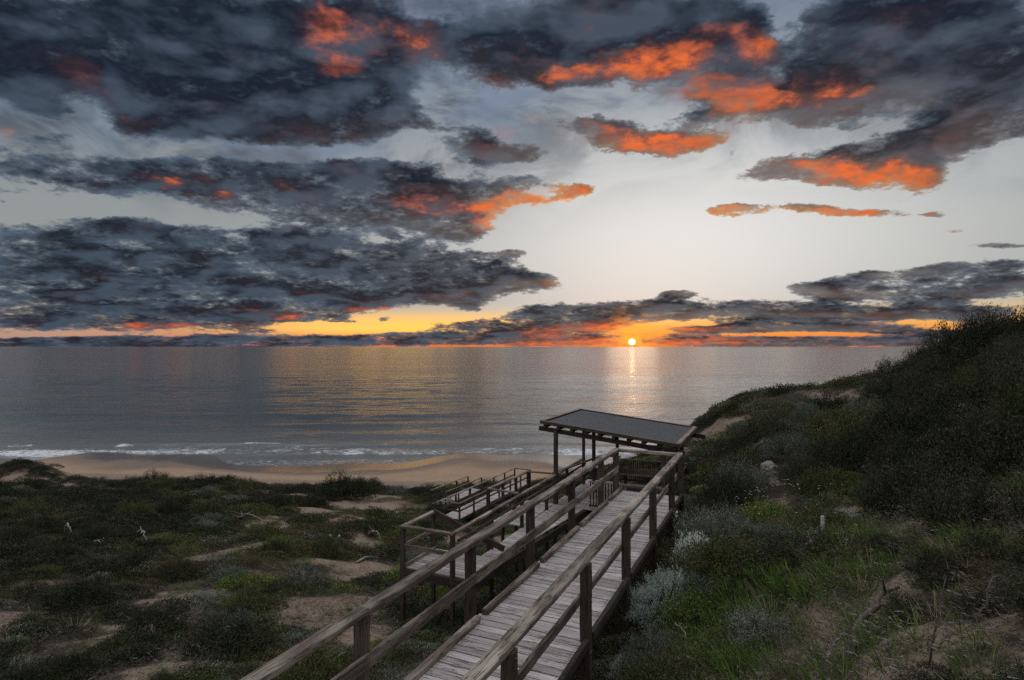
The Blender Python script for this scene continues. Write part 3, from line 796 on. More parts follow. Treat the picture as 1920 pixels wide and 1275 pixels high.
# ramp: left rail runs from the landing to the shelter, floor fans out to the right
uEnd = 22.4
for k in range(int((uEnd - uBk) / .142)):
    uu = uBk + .08 + k * .142
    vr = vRgt + .5 + (uu - uBk) * .105
    beam("plank", W(uu, vRgt, DL + .0175), W(uu, min(vr, -1.2), DL + .0175), .125, .035, M_DECK, lower, seg=2, rough=.0015, bev=.004, seed=k % 5)
beam("side_joist", W(uF, vRgt + .52, DL + .15), W(uEnd, vRgt + .5 + (uEnd - uBk) * .105, DL + .15), .05, .22, M_DARK, lower)
beam("side_joist", W(uF, vRgt - .02, DL + .15), W(uEnd, vRgt - .02, DL + .15), .05, .22, M_DARK, lower)
rp = [uF + .1, uF + 2.0, uF + 4.0, uF + 6.0, uF + 8.0, uF + 9.9]
for k, uu in enumerate(rp):
    if k: post(lower, uu, vRgt, HL + .05, .095)
for a, b_ in zip(rp[:-1], rp[1:]):
    beam("top_rail", W(a, vRgt, HL + .03), W(b_ - .003, vRgt, HL + .03), .11, .06, M_RAIL, lower, rough=.003)
    beam("hand_rail", W(a, vRgt + .09, HL + .20), W(b_ - .003, vRgt + .09, HL + .20), .06, .05, M_POST, lower, rough=.002)
    beam("middle_rail", W(a, vRgt, HL + .52), W(b_ - .003, vRgt, HL + .52), .045, .10, M_POST, lower, rough=.002)
# short side platform beyond
c1, c2, c3, c4 = PX(972, 922, HL), PX(916, 914, HL), PX(990, 882, HL), PX(1040, 886, HL)
for p, q, kd in ((c1, c2, 0), (c2, c3, 0), (c3, c4, 0)):
    beam("top_rail", p - Vector((0, 0, .03)), q - Vector((0, 0, .03)), .09, .05, M_RAIL, lower, rough=.002)
    dn = Vector((0, 0, .5))
    beam("middle_rail", p - dn, q - dn, .04, .09, M_POST, lower)
    for s_ in np.linspace(0, 1, 2 if kd == 0 and (p - q).length < 2 else 4):
        g = p.lerp(q, float(s_))
        if (g - c1).length < .05: continue
        post(lower, *UV(g.x, g.y), HL + .04, .085)
k0, k1 = UV(c2.x, c2.y), UV(c4.x, c4.y)
for k in range(int((k1[0] - k0[0]) / .142)):
    uu = k0[0] + .08 + k * .142
    beam("plank", W(uu, k0[1] + .04, DL + .0175), W(uu, vRgt - .05, DL + .0175), .125, .035, M_DECK, lower, bev=.004)

# ------------------------------------------------------------------ lookout shelter
shelter = empty("lookout_shelter", W(20, -2, DL))
tag(shelter, "open timber lookout shelter with flat sloping grey roof at the end of the boardwalk", "shelter")
bpy.context.view_layer.update()
F1 = PX(1013, 791, 2.57); uf, vf = UV(F1.x, F1.y)
ROOF_W, ROOF_D, DROP = 4.62, 4.28, 0.49
def RF(s, t, dh=0.0):      # s across (0 left .. 1 right), t back (0..1) on the roof plane
    return W(uf + t * ROOF_D, vf + s * ROOF_W, 2.57 + s * DROP + dh)
m_roof, n, b, t_ = new_mat("roof_sheet")
oc = n.node('ShaderNodeTexCoord').outputs['Object']
w1 = n.noise(n.v('MULTIPLY', oc, (3, 14, 1)), 1.0, 5, .6)
n.put(b.inputs["Base Color"], n.mix(n.ramp(w1, .35, .7), (0.024, 0.027, 0.032), (0.055, 0.058, 0.062)))
b.inputs['Roughness'].default_value = 0.38
b.inputs['Metallic'].default_value = 0.0
# corrugated roofing sheets, ribs running down the slope
def roof_sheet(s0, s1_):
    pts = []; nrib = 48
    yx = np.linspace(0.018, 0.982, nrib * 4 + 1)
    V = []; Fc = []
    for j, t1 in enumerate(yx):
        dz = .009 * math.sin(j / 4 * 2 * math.pi)
        for s1v in (s0, s1_):
            p = RF(s1v, t1, -.005 - dz); V.append(tuple(p))
        for s1v in (s0, s1_):
            p = RF(s1v, t1, .012 - dz); V.append(tuple(p))
    for j in range(len(yx) - 1):
        a = j * 4
        Fc.append((a, a + 1, a + 5, a + 4)); Fc.append((a + 2, a + 6, a + 7, a + 3))
    me = bpy.data.meshes.new("roof_sheet"); 
    base = shelter.matrix_world.inverted()
    me.from_pydata([tuple(base @ Vector(v)) for v in V], [], Fc); me.update()
    for p in me.polygons: p.use_smooth = True
    o = link("roof_sheet", me, shelter, m_roof)
for k in range(3):
    roof_sheet(.015 + k * .3235, .015 + (k + 1) * .3235 - .0015)
# edge trims, lighter than the sheet
beam("fascia", RF(0, 0, 0), RF(1, 0, 0), .045, .11, M_POST, shelter, seg=1)
beam("edge_trim", RF(.012, .012, -.045), RF(.99, .012, -.045), .09, .02, M_TRIM, shelter)
beam("edge_trim", RF(.012, .99, -.045), RF(.99, .99, -.045), .09, .02, M_TRIM, shelter)
beam("edge_trim", RF(0.012, .02, -.05), RF(0.012, .985, -.05), .13, .022, M_TRIM, shelter, up=(0, 0, 1))
beam("edge_trim", RF(.985, .02, -.05), RF(.985, .985, -.05), .14, .022, M_TRIM, shelter, up=(0, 0, 1))
beam("fascia", RF(0, .995, 0), RF(1, .995, 0), .045, .11, M_POST, shelter)
beam("fascia", RF(1, 0, .01), RF(1, 1, .01), .04, .10, M_POST, shelter)
beam("fascia", RF(0, 0, .01), RF(0, 1, .01), .04, .10, M_POST, shelter)
# rafters running back, resting on two beams: their ends show as dark blocks with light between
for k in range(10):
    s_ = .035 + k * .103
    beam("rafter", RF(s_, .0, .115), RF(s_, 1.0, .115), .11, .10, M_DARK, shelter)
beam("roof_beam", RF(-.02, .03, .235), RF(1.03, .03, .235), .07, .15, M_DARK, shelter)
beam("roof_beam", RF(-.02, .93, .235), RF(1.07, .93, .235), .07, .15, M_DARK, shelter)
for (px, vv, wd, tt) in ((1042, vf + .55, .125, .0), (1094, vf + .55, .10, .93)):
    p = ACROSS(px, vv, 0); uu, _ = UV(p.x, p.y)
    beam("post", W(uu, vv, 6.4), W(uu, vv, 2.57 + DROP * .55 / ROOF_W + .2), wd, wd, M_POST, shelter, up=(SA, CA, 0))
p = ACROSS(1113, vf + 1.25, 0); uu, _ = UV(p.x, p.y)
beam("post", W(uu, vf + 1.25, 6.4), W(uu, vf + 1.25, 2.57 + DROP * 1.25 / ROOF_W + .16), .11, .11, M_POST, shelter, up=(SA, CA, 0))
p = ACROSS(1157, vf + 1.9, 0); uu2, _ = UV(p.x, p.y)
beam("post", W(uu2, vf + 1.9, 6.4), W(uu2, vf + 1.9, 2.57 + DROP * 1.9 / ROOF_W + .16), .10, .10, M_POST, shelter, up=(SA, CA, 0))
for uu_ in (uf + .12, uf + 3.95):
    beam("post", W(uu_, vf + 4.1, 6.4), W(uu_, vf + 4.1, 2.57 + DROP * 4.1 / ROOF_W + .2), .12, .12, M_POST, shelter, up=(SA, CA, 0))
# shelter floor
f0, f1 = uf - .15, uf + 4.1
vl, vr = vf + .45, vf + 4.3
for k in range(int((f1 - f0) / .142)):
    uu_ = f0 + .08 + k * .142
    beam("plank", W(uu_, vl, DL + .0175), W(uu_, vr, DL + .0175), .125, .035, M_DECK, shelter, bev=.004)
for vv in (vl + .05, (vl + vr) / 2, vr - .05):
    beam("floor_joist", W(f0, vv, DL + .15), W(f1, vv, DL + .15), .05, .22, M_DARK, shelter)
# balustrades: front one with upright slats, back one too
def balustrade(ua, va, ub, vb, ht=.90, gap=.115):
    a = W(ua, va, DL); c = W(ub, vb, DL)
    z = Vector((0, 0, 1))
    beam("top_rail", a + z * ht, c + z * ht, .10, .05, M_RAIL, shelter)
    beam("bottom_rail", a + z * .12, c + z * .12, .05, .07, M_POST, shelter)
    L = (c - a).length
    for k in range(int(L / gap)):
        p = a.lerp(c, (k + .5) * gap / L)
        beam("slat", p + z * .155, p + z * (ht - .03), .055, .03, M_POST, shelter, up=(c - a).normalized())
balustrade(f0 + .05, vf + 1.75, f0 + .05, vr, gap=.10)
balustrade(f1 - .05, vl + 1.2, f1 - .05, vr, gap=.082)
balustrade(f0 + .1, vr - .02, f1 - .1, vr - .02)
beam("top_rail", W(uf + .3, vl - .08, HL + .03), W(f1, vl + .55, HL + .03), .10, .05, M_RAIL, shelter)
beam("middle_rail", W(uf + .3, vl - .08, HL + .5), W(f1, vl + .55, HL + .5), .04, .09, M_POST, shelter)
beam("top_rail", W(f1, vl + .55, HL + .03), W(f1, vl + 1.3, HL + .03), .10, .05, M_RAIL, shelter)
# bench seat inside
beam("bench_seat", W(f1 - .55, vl + 1.4, DL - .45), W(f1 - .55, vr - .3, DL - .45), .38, .045, M_RAIL, shelter)
for s_ in (0.1, .5, .9):
    vv = vl + 1.4 + (vr - .3 - vl - 1.4) * s_
    beam("bench_leg", W(f1 - .55, vv, DL + .0), W(f1 - .55, vv, DL - .43), .09, .09, M_POST, shelter)
# steps down from the boardwalk end
steps = empty("timber_steps", W(15.2, -3.2, DK))
tag(steps, "short timber steps dropping from boardwalk end to the shelter floor", "steps")
bpy.context.view_layer.update()
for k in range(8):
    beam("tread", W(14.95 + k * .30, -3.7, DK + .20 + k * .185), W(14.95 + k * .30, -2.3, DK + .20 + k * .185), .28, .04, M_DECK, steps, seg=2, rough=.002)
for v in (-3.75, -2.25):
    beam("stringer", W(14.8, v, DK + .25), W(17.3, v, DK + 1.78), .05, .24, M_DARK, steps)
beam("plank", W(18.2, -3.7, DL + .02), W(18.2, -2.3, DL + .02), 1.5, .035, M_DECK, steps)

# ------------------------------------------------------------------ stairs to the beach, lower on the dune face
beach_stair = empty("beach_stairway", PX(880, 960, 10.6))
tag(beach_stair, "distant railed timber walkway and stairs stepping down the dune to the beach", "stairway")
bpy.context.view_layer.update()
def run(par, p0, p1, width, side, npost, h=1.0, floor=True, both=True):
    """a railed run: p0,p1 are rail-top points on one side; side gives the way to the other side"""
    z = Vector((0, 0, 1))
    d = (p1 - p0); dh = Vector((d.x, d.y, 0)).normalized()
    sv = Vector((dh.y, -dh.x, 0)) * side * width
    for off in ((Vector(), sv) if both else (Vector(),)):
        a, c = p0 + off, p1 + off
        beam("top_rail", a, c, .10, .06, M_RAIL, par)
        beam("middle_rail", a - z * .48, c - z * .48, .045, .10, M_POST, par)
        for k in range(npost):
            q = a.lerp(c, k / (npost - 1))
            g = gz(q.x, q.y)
            beam("post", (q.x, q.y, min(g - .2, q.z - h - .1)), q - z * .02, .10, .10, M_POST, par, up=tuple(dh))
    if floor:
        L = d.length; npl = int(L / .145)
        for k in range(npl):
            q = p0.lerp(p1, (k + .5) / npl) - z * h
            beam("plank", q + sv * .03, q + sv * .97, .136, .04, M_DECK, par, up=tuple((d.cross(sv)).normalized() * (1 if d.cross(sv).z > 0 else -1)))
        for o_ in (.04, .96):
            beam("stringer", p0 + sv * o_ - z * (h + .14), p1 + sv * o_ - z * (h + .14), .05, .22, M_DARK, par)
    return sv
P0 = PX(827, 938.5, 9.7); P0r = PX(865, 945, 9.7); P1 = PX(965, 877.5, 9.75)
wd = (P0r - P0).length
sv = run(beach_stair, P0, P1, 1.35, 1, 7)
beam("top_rail", P0, P0 + sv, .10, .06, M_RAIL, beach_stair)
beam("middle_rail", P0 - Vector((0, 0, .48)), P0 + sv - Vector((0, 0, .48)), .045, .10, M_POST, beach_stair)
beam("top_rail", P1, P1 + sv, .10, .06, M_RAIL, beach_stair)
# last flights towards the sand, seen beyond and left
Q0 = PX(836, 922, 10.9); Q1 = PX(903, 895, 10.95)
run(beach_stair, Q0, Q1, 1.3, -1, 4)
# ------------------------------------------------------------------ plants
def leaf_mat(name, c1, c2, c3=None, rough=0.7, trans=0.25):
    m, n, b, t = new_mat(name)
    geo = n.node('ShaderNodeNewGeometry')
    inf = n.node('ShaderNodeObjectInfo').outputs['Random']
    col = n.mix(geo.outputs['Random Per Island'], c1, c2)
    if c3:
        oc = n.node('ShaderNodeTexCoord').outputs['Object']
        col = n.mix(n.ramp(n.noise(oc, 3.0, 3, .6), .48, .66), col, c3)
    col = n.mix(1.0, col, n.mix(inf, (0.70, 0.74, 0.70), (1.25, 1.18, 1.15)), 'MULTIPLY')
    n.put(b.inputs['Base Color'], col)
    b.inputs['Roughness'].default_value = rough
    b.inputs['Specular IOR Level'].default_value = 0.04
    return m
ML = {
 'silver': leaf_mat("silver_leaf", (0.44, 0.49, 0.45), (0.70, 0.76, 0.72), (0.56, 0.61, 0.56)),
 'sage': leaf_mat("sage_leaf", (0.060, 0.074, 0.055), (0.300, 0.325, 0.270), (0.085, 0.098, 0.062)),
 'olive': leaf_mat("olive_leaf", (0.022, 0.031, 0.012), (0.140, 0.155, 0.070), (0.150, 0.125, 0.065)),
 'dark': leaf_mat("dark_leaf", (0.012, 0.017, 0.009), (0.085, 0.095, 0.060), (0.100, 0.085, 0.058)),
 'green': leaf_mat("green_leaf", (0.068, 0.112, 0.027), (0.180, 0.232, 0.068), (0.225, 0.210, 0.075)),
 'brown': leaf_mat("heath_leaf", (0.083, 0.063, 0.039), (0.180, 0.143, 0.090), (0.090, 0.098, 0.048)),
 'grass': leaf_mat("grass_blade", (0.068, 0.128, 0.024), (0.165, 0.247, 0.060)),
 'straw': leaf_mat("dry_blade", (0.180, 0.150, 0.090), (0.390, 0.338, 0.225)),
}
def plain(name, c1, c2, sc=12):
    m, n, b, t = new_mat(name)
    oc = n.node('ShaderNodeTexCoord').outputs['Object']
    n.put(b.inputs['Base Color'], n.mix(n.ramp(n.noise(oc, sc, 5, .7), .35, .7), c1, c2))
    b.inputs['Roughness'].default_value = .9
    bp = n.node('ShaderNodeBump'); bp.inputs['Distance'].default_value = .01
    n.put(bp.inputs['Height'], n.noise(oc, sc * 2, 4, .7)); t.links.new(bp.outputs[0], b.inputs['Normal'])
    return m
M_TWIG = plain("twig_bark", (0.055, 0.043, 0.034), (0.15, 0.12, 0.095))
M_DEAD = plain("bleached_wood", (0.16, 0.14, 0.12), (0.42, 0.39, 0.36))
M_ROCK = plain("limestone", (0.13, 0.11, 0.09), (0.36, 0.32, 0.27), 7)
M_STAKE = plain("pale_stake", (0.42, 0.42, 0.40), (0.62, 0.62, 0.60), 20)

def unit(v): return v / np.maximum(np.linalg.norm(v, axis=-1, keepdims=True), 1e-9)
def leaves(P, Dr, L, Wd, r, flat=0.35):
    """diamond leaves at P pointing along Dr"""
    n_ = len(P)
    side = unit(np.cross(Dr, unit(r.normal(size=(n_, 3)))))
    nrm = np.cross(side, Dr)
    L = L * r.uniform(.6, 1.35, (n_, 1)); Wd = Wd * r.uniform(.7, 1.3, (n_, 1))
    a = P; b = P + Dr * L * .45 + side * Wd * .5 + nrm * L * .06; c = P + Dr * L + nrm * L * .0; d = P + Dr * L * .45 - side * Wd * .5 + nrm * L * .06
    V = np.stack([a, b, c, d], 1).reshape(-1, 3)
    Fc = np.arange(n_ * 4).reshape(-1, 4)
    return V, Fc
def shrub(name, mat, r, nst=90, per=60, L=.05, Wd=.016, up=.5, lump=.3, inner=.45, top=0.7, sprig=.10, clumps=7, spread=1.0):
    """crown of a shrub of unit radius: sprigs of leaves that end on a lumpy dome"""
    d = unit(r.normal(size=(nst * 3, 3))); d[:, 2] = np.abs(d[:, 2]) * 1.0 - .10
    d = unit(d)[:nst]
    lobes = unit(np.c_[r.normal(size=(clumps, 2)), np.abs(r.normal(size=clumps)) * .7])
    rad = .62 + 1.35 * lump * np.max(np.exp((d @ lobes.T - 1) * 10) * r.uniform(.5, 1.1, clumps), axis=1) + r.normal(size=nst) * .06
    tips = d * rad[:, None] * np.array([spread, spread, top])
    base = tips * r.uniform(.03, .2, (nst, 1)); base[:, 2] = 0
    k = r.integers(0, nst, nst * per)
    t = np.clip(inner + (1 - inner) * r.uniform(0, 1, len(k)) ** .6, 0, 1)
    # each stem splits in sprigs near its end
    nsp = 6
    so = unit(r.normal(size=(nst, nsp, 3)) * .8 + d[:, None] * .9 + np.array([0, 0, up])) 
    sid = r.integers(0, nsp, len(k))
    cen = base[k] + (tips - base)[k] * t[:, None]
    cen += np.sin(t * 3.1)[:, None] * np.array([0, 0, .05])
    off = so[k, sid] * (sprig * 2.2 * np.clip((t - .5) * 2, 0, 1) * r.uniform(.1, 1, len(k)))[:, None]
    P = cen + off + r.normal(size=(len(k), 3)) * sprig * .18
    P[:, 2] = np.maximum(P[:, 2], .0)
    Dr = unit(so[k, sid] * .9 + r.normal(size=(len(k), 3)) * .55 + np.array([0, 0, up * .5]))
    V, Fc = leaves(P, Dr, L, Wd, r)
    me = mesh_np(name, V, Fc, mat)
    # branches
    bv, bf = [], []
    pick = r.choice(nst, min(nst, 26), replace=False)
    for q in pick:
        p0, p1 = base[q], base[q] + (tips[q] - base[q]) * .9
        mid = (p0 + p1) / 2 + r.normal(size=3) * .04
        ring = []
        for pt, rr in ((p0, .018), (mid, .011), (p1, .004)):
            for a_ in range(3):
                an = a_ * 2.094
                ring.append(pt + np.array([math.cos(an) * rr, math.sin(an) * rr, math.sin(an + 1) * rr * .5]))
        o_ = len(bv); bv += ring
        for s_ in range(2):
            for a_ in range(3):
                bf.append((o_ + s_ * 3 + a_, o_ + s_ * 3 + (a_ + 1) % 3, o_ + s_ * 3 + 3 + (a_ + 1) % 3, o_ + s_ * 3 + 3 + a_))
    mb = mesh_np(name + "_branches", np.array(bv), np.array(bf), M_TWIG)
    return me, mb

R = np.random.default_rng(11)
PROTO = {}
PROTO['silver'] = [shrub("foliage", ML['silver'], R, 330, 56, .036, .014, 1.1, .16, .62, .85, .055, 9) for _ in range(2)]
PROTO['silver_far'] = [shrub("foliage", ML['silver'], R, 110, 30, .08, .028, .8, .3, .5, .7, .11, 6)]
PROTO['sage'] = [shrub("foliage", ML['sage'], R, 230, 60, .040, .014, .7, .25, .50, .72, .085, 8) for _ in range(2)]
PROTO['olive'] = [shrub("foliage", ML['olive'], R, 210, 60, .043, .017, .5, .35, .4, .68, .11, 8) for _ in range(3)]
PROTO['dark'] = [shrub("foliage", ML['dark'], R, 210, 60, .046, .018, .6, .35, .4, .72, .12, 8) for _ in range(3)]
PROTO['green'] = [shrub("foliage", ML['green'], R, 140, 46, .060, .024, .7, .35, .4, .55, .11, 8) for _ in range(2)]
PROTO['brown'] = [shrub("foliage", ML['brown'], R, 150, 40, .050, .010, .5, .3, .35, .55, .12, 7) for _ in range(2)]

NAMEOF = {'silver': 'silver_shrub', 'silver_far': 'silver_shrub', 'sage': 'grey_green_shrub', 'olive': 'olive_shrub', 'dark': 'dark_shrub', 'green': 'green_shrub', 'brown': 'heath_shrub'}
PLACED = []
def plant(kind, x, y, rad, label, group=None, hgt=1.0, parts=True, z=None, seed=None, cat='shrub', name=None):
    i = int(abs(math.sin(x * 12.9 + y * 78.2)) * 1000) if seed is None else seed
    me, mb = PROTO[kind][i % len(PROTO[kind])]
    gzv = gz(x, y) if z is None else z
    rot = (i * 2.399) % 6.283
    nm = name or NAMEOF[kind]
    if parts:
        e = empty(nm, (x, y, gzv - .04 * rad), rot)
        e.scale = (rad, rad * (0.85 + .3 * ((i * .37) % 1)), rad * hgt)
        link("foliage", me, e); link("branches", mb, e)
    else:
        e = link(nm, me); e.location = (x, y, gzv - .06 * rad); e.rotation_euler = (0, 0, rot); e.scale = (rad, rad, rad * hgt)
    tag(e, label, cat, group)
    PLACED.append((x, y, rad))
    return e
def plant_px(kind, px, py, rpx, label, group=None, hgt=1.0, **k):
    """a shrub whose foot shows at (px,py) and whose half width is rpx in the photo"""
    x, y, z = hit(px, py)
    return plant(kind, x, y, rpx / F * y, label, group, hgt, **k)

# --- the ones that stand out
plant_px('silver', 1250, 1158, 88, "bright silvery shrub rounded like a dome beside the near right railing", hgt=1.5, seed=0)
plant_px('silver', 1185, 1262, 50, "pale silver shrub low at the bottom, left of the brown heath patch", hgt=1.1, seed=1)
plant_px('sage', 1170, 1125, 46, "grey green shrub pressed against the boardwalk just left of the silver dome shrub", hgt=.9)
plant_px('sage', 1230, 1030, 62, "grey green shrub leaning on the right side of the boardwalk by its fourth post", hgt=1.0)
plant_px('olive', 1330, 1100, 80, "olive brown shrub directly behind the bright silver dome shrub", hgt=.8)
plant_px('olive', 1120, 1190, 40, "dark olive shrub crowding the near right edge of the deck", hgt=.7)
plant_px('green', 1140, 1215, 36, "small green leafy shrub poking over the deck edge at the bottom", hgt=.7)
plant_px('brown', 1300, 1240, 90, "brown heath shrub sprawling below the silver dome shrub", hgt=.55)
plant_px('green', 1440, 975, 75, "bright green flowering shrub in the middle of the right slope", hgt=.75)
plant_px('green', 1370, 1010, 55, "yellow green leafy shrub left of the bright flowering one", hgt=.7)
plant_px('sage', 1290, 960, 50, "grey green shrub behind the last right post of the boardwalk", hgt=1.0)
plant_px('silver_far', 1590, 975, 26, "small silver sprig shrub alone in the dark scrub above the fallen log", hgt=1.2)
plant_px('silver_far', 1785, 962, 24, "small silver shrub on dark hillside at the right", hgt=1.3)
plant_px('dark', 1500, 1040, 90, "dark brownish shrub behind the green grass patch", hgt=.6)
plant_px('brown', 1420, 1050, 75, "dark brown tangled shrub left of the white marker stake", hgt=.6)
plant_px('sage', 430, 945, 36, "grey green shrub mound in the dunes above the pale sand path", hgt=.8, seed=2)
plant_px('dark', 640, 935, 62, "large dark rounded shrub at the beach edge, left of the stairway", hgt=1.0)
plant_px('dark', 395, 915, 42, "dark shrub on the beach edge with sea foam beyond it", hgt=.9)
plant_px('sage', 740, 925, 30, "greyish shrub at the beach edge right of the large dark one", hgt=.8)
plant_px('olive', 800, 925, 36, "low olive shrub at the beach edge next to the stairway rails", hgt=.7)
plant_px('dark', 520, 950, 46, "dark low shrub right of the grey green mound in the dunes", hgt=.8)
plant_px('silver_far', 1310, 870, 26, "pale grey shrub under the right end of the shelter roof", hgt=.9)

# a thick irregular hedge against the right side of the boardwalk
hedge = [(5.9, -1.35, .50, 'sage', 1.5), (6.8, -1.25, .62, 'olive', 1.5), (7.7, -1.45, .58, 'sage', 1.7), (8.5, -1.0, .70, 'green', 1.2), (9.3, -1.35, .66, 'sage', 1.8), (10.1, -.9, .8, 'olive', 1.5),
         (10.8, -1.35, .62, 'silver_far', 1.8), (11.6, -1.1, .78, 'sage', 1.7), (12.4, -1.3, .66, 'dark', 1.9), (13.2, -1.1, .80, 'sage', 1.8), (14.1, -1.25, .72, 'olive', 2.0), (15.0, -1.1, .85, 'dark', 2.2), (16.2, -.9, .95, 'sage', 1.8)]
HL_ = ["nearest", "second", "third", "fourth", "fifth", "sixth", "seventh", "eighth", "ninth", "tenth", "eleventh", "twelfth", "farthest"]
for k, (uu, vv, rd, kd, hh) in enumerate(hedge):
    p = W(uu, vv, 0)
    nm_ = {'sage': 'grey green', 'olive': 'olive', 'green': 'bright green', 'silver_far': 'silvery', 'dark': 'dark'}[kd]
    plant(kd, p.x, p.y, rd, HL_[k] + " shrub of the hedge crowding the right side of the boardwalk, " + nm_, "hedge along the right side of the boardwalk", hh * .8)
# the big layered bushes of the middle and upper hillside
big = [(1600, 880, 95, 'dark'), (1700, 845, 120, 'dark'), (1790, 800, 120, 'dark'), (1870, 880, 150, 'dark'), (1690, 960, 130, 'dark'), (1820, 985, 130, 'dark'), (1560, 815, 80, 'olive'), (1660, 770, 80, 'dark'),
       (1900, 760, 120, 'dark'), (1480, 860, 80, 'sage'), (1540, 930, 85, 'olive')]
BW = ["dark bush behind the small silver sprig shrub", "great dark bush in the middle of the right hill", "great dark bush high on the right hill", "widest dark bush by the right photo edge",
      "dark bush just above the weathered logs", "dark bush above the bare sand at right", "olive bush below the knoll's bare sand", "dark bush beside the bleached branch on the hill", "dark bush under the skyline at the right photo edge",
      "grey green bush right of the limestone outcrop", "olive bush right of the flowering shrub"]
for k, (px, py, rp_, kd) in enumerate(big):
    plant_px(kd, px, py, rp_ * .8, BW[k], hgt=1.35)

# --- the scrub of the right hill and the dunes on the left, one by one
def free(x, y, r_, k=.62):
    for (a, b, c) in PLACED[-420:]:
        if (a - x) ** 2 + (b - y) ** 2 < (k * (c + r_)) ** 2: return False
    return True
def on_walk(x, y, m=.15):
    u, v = UV(x, y)
    if -1 < u < 14.9 and -3.95 - m < v < -2.05 + m: return True
    if uF - .2 < u < uEnd and vLft - .1 - m < v < min(vRgt + .6 + max(0, u - uBk) * .105, -1.1) + m: return True
    if uf - .4 < u < uf + 4.6 and vf + .1 < v < vf + 4.6 + m: return True
    if 14 < u < 19 and -4 < v < -1.9: return True
    return False
for q0, q1, sg in ((P0, P1, 1), (Q0, Q1, -1)):
    pass
def near_stair(x, y):
    for a, c, sg in ((P0, P1, 1), (Q0, Q1, -1)):
        d = (c - a); d.z = 0; L = d.length; d.normalize()
        s_ = Vector((d.y, -d.x, 0)) * sg
        w_ = Vector((x, y, 0)) - Vector((a.x, a.y, 0))
        if -.8 < w_.dot(d) < L + .6 and -.6 < w_.dot(s_) < 1.35 + .6: return True
    return False
WORD = {'dark': "dark green shrub", 'olive': "olive green shrub", 'sage': "grey green shrub", 'green': "bright green leafy shrub", 'brown': "brown heath shrub"}
def size_word(rad): return "small" if rad < .5 else ("broad" if rad > .78 else "medium")
HILLZ = [  # (test on column,row) -> words, in order
 (lambda x, y: y < 720 and x < 1700, "where the right hill skyline starts to climb"),
 (lambda x, y: y < 680 and x < 1860, "just under the skyline of the right hill"),
 (lambda x, y: y < 680, "under the skyline at the right photo edge"),
 (lambda x, y: y < 720, "on the hilltop below the skyline shrubs"),
 (lambda x, y: x > 1780 and y < 800, "high at the right photo edge"),
 (lambda x, y: x > 1780 and y < 900, "at the right photo edge below the hilltop"),
 (lambda x, y: x > 1780 and y < 1080, "at the right photo edge above bare sand"),
 (lambda x, y: x > 1780, "at bottom right beside the bare sand"),
 (lambda x, y: x > 1580 and y < 830, "on the upper hillside right of the sandy knoll"),
 (lambda x, y: x > 1580 and y < 1000, "on the dark slope above the weathered logs"),
 (lambda x, y: x > 1580, "on the right slope around the long fallen branch"),
 (lambda x, y: x > 1420 and y < 860, "below the crest of the sandy knoll"),
 (lambda x, y: x > 1420 and y < 1000, "between limestone outcrop and white stake"),
 (lambda x, y: x > 1420, "at the foot of the right slope among the grass"),
 (lambda x, y: y < 900, "on the slope right beside the shelter roof"),
 (lambda x, y: y < 1030, "beside the far right boardwalk railing"),
 (lambda x, y: True, "beside the near right boardwalk railing"),
]
DUNEZ = [
 (lambda x, y: y < 925 and x < 250, "along the beach edge at far left"),
 (lambda x, y: y < 925 and x < 560, "along the beach edge left of the sand gap"),
 (lambda x, y: y < 925, "along the beach edge near the stairway"),
 (lambda x, y: x < 200 and y < 965, "at the left edge behind the dune hollow"),
 (lambda x, y: x < 200 and y < 1050, "at the left photo edge in the dunes"),
 (lambda x, y: x < 200, "at the bottom left corner of the dunes"),
 (lambda x, y: x < 430 and y < 1000, "behind the bleached branches"),
 (lambda x, y: x < 430 and y < 1120, "between the bleached branches and the sand path"),
 (lambda x, y: x < 430, "around the sandy hollow at lower left"),
 (lambda x, y: x < 640 and y < 1020, "in the middle dunes along the pale sand path"),
 (lambda x, y: x < 640, "on the near dune left of the handrail"),
 (lambda x, y: y < 1010, "between the small dune posts and the stairway"),
 (lambda x, y: y < 1130, "in front of the square landing"),
 (lambda x, y: True, "under the near left boardwalk railing"),
]
def label_of(area, kind, x, y, rad):
    px = 960 + F * x / y; py = HOR + F * (EYE - gz(x, y)) / y
    for f, w_ in (HILLZ if area == 'hill' else DUNEZ):
        if f(px, py): break
    l = size_word(rad) + " " + WORD[kind] + " " + w_
    return l, WORD[kind] + "s " + w_ + ", " + size_word(rad)

# skyline of the right hill
sky_trees = [(1768,668,44,2.2),(1806,655,50,2.2),(1850,645,50,2.2),(1895,640,44,1.9),(1730,690,34,1.3),(1700,705,32,1.1),(1935,640,50,2.0),(1660,722,30,.9),(1820,690,46,1.3),(1880,700,56,1.4),(1760,720,44,1.1),(1990,650,60,2.0)]
for i, (px, py, rpx, hh) in enumerate(sky_trees):
    y = 23 - i * .1; x = (px - 960) / F * y
    plant('dark', x, y, rpx / F * y * 1.25, "tall dark shrub on the right hill skyline against the sunset", "skyline shrubs of the right hill", hh * .95)
ridge = [(1325,790,27),(1345,778,28),(1368,762,29),(1390,748,30),(1412,738,31),(1436,732,32),(1462,729,33),(1488,727,34),(1512,727,34),(1538,728,34),(1566,731,34),(1592,734,33),(1618,735,33),(1644,732,31)]
for i, (px, py, y) in enumerate(ridge):
    x = (px - 960) / F * y
    plant(('dark', 'olive')[i % 3 == 2], x, y - .4, .75 + .25 * ((i * .618) % 1), "low dark shrub along the crest of the sandy knoll before the sea", "knoll crest shrubs", .62)

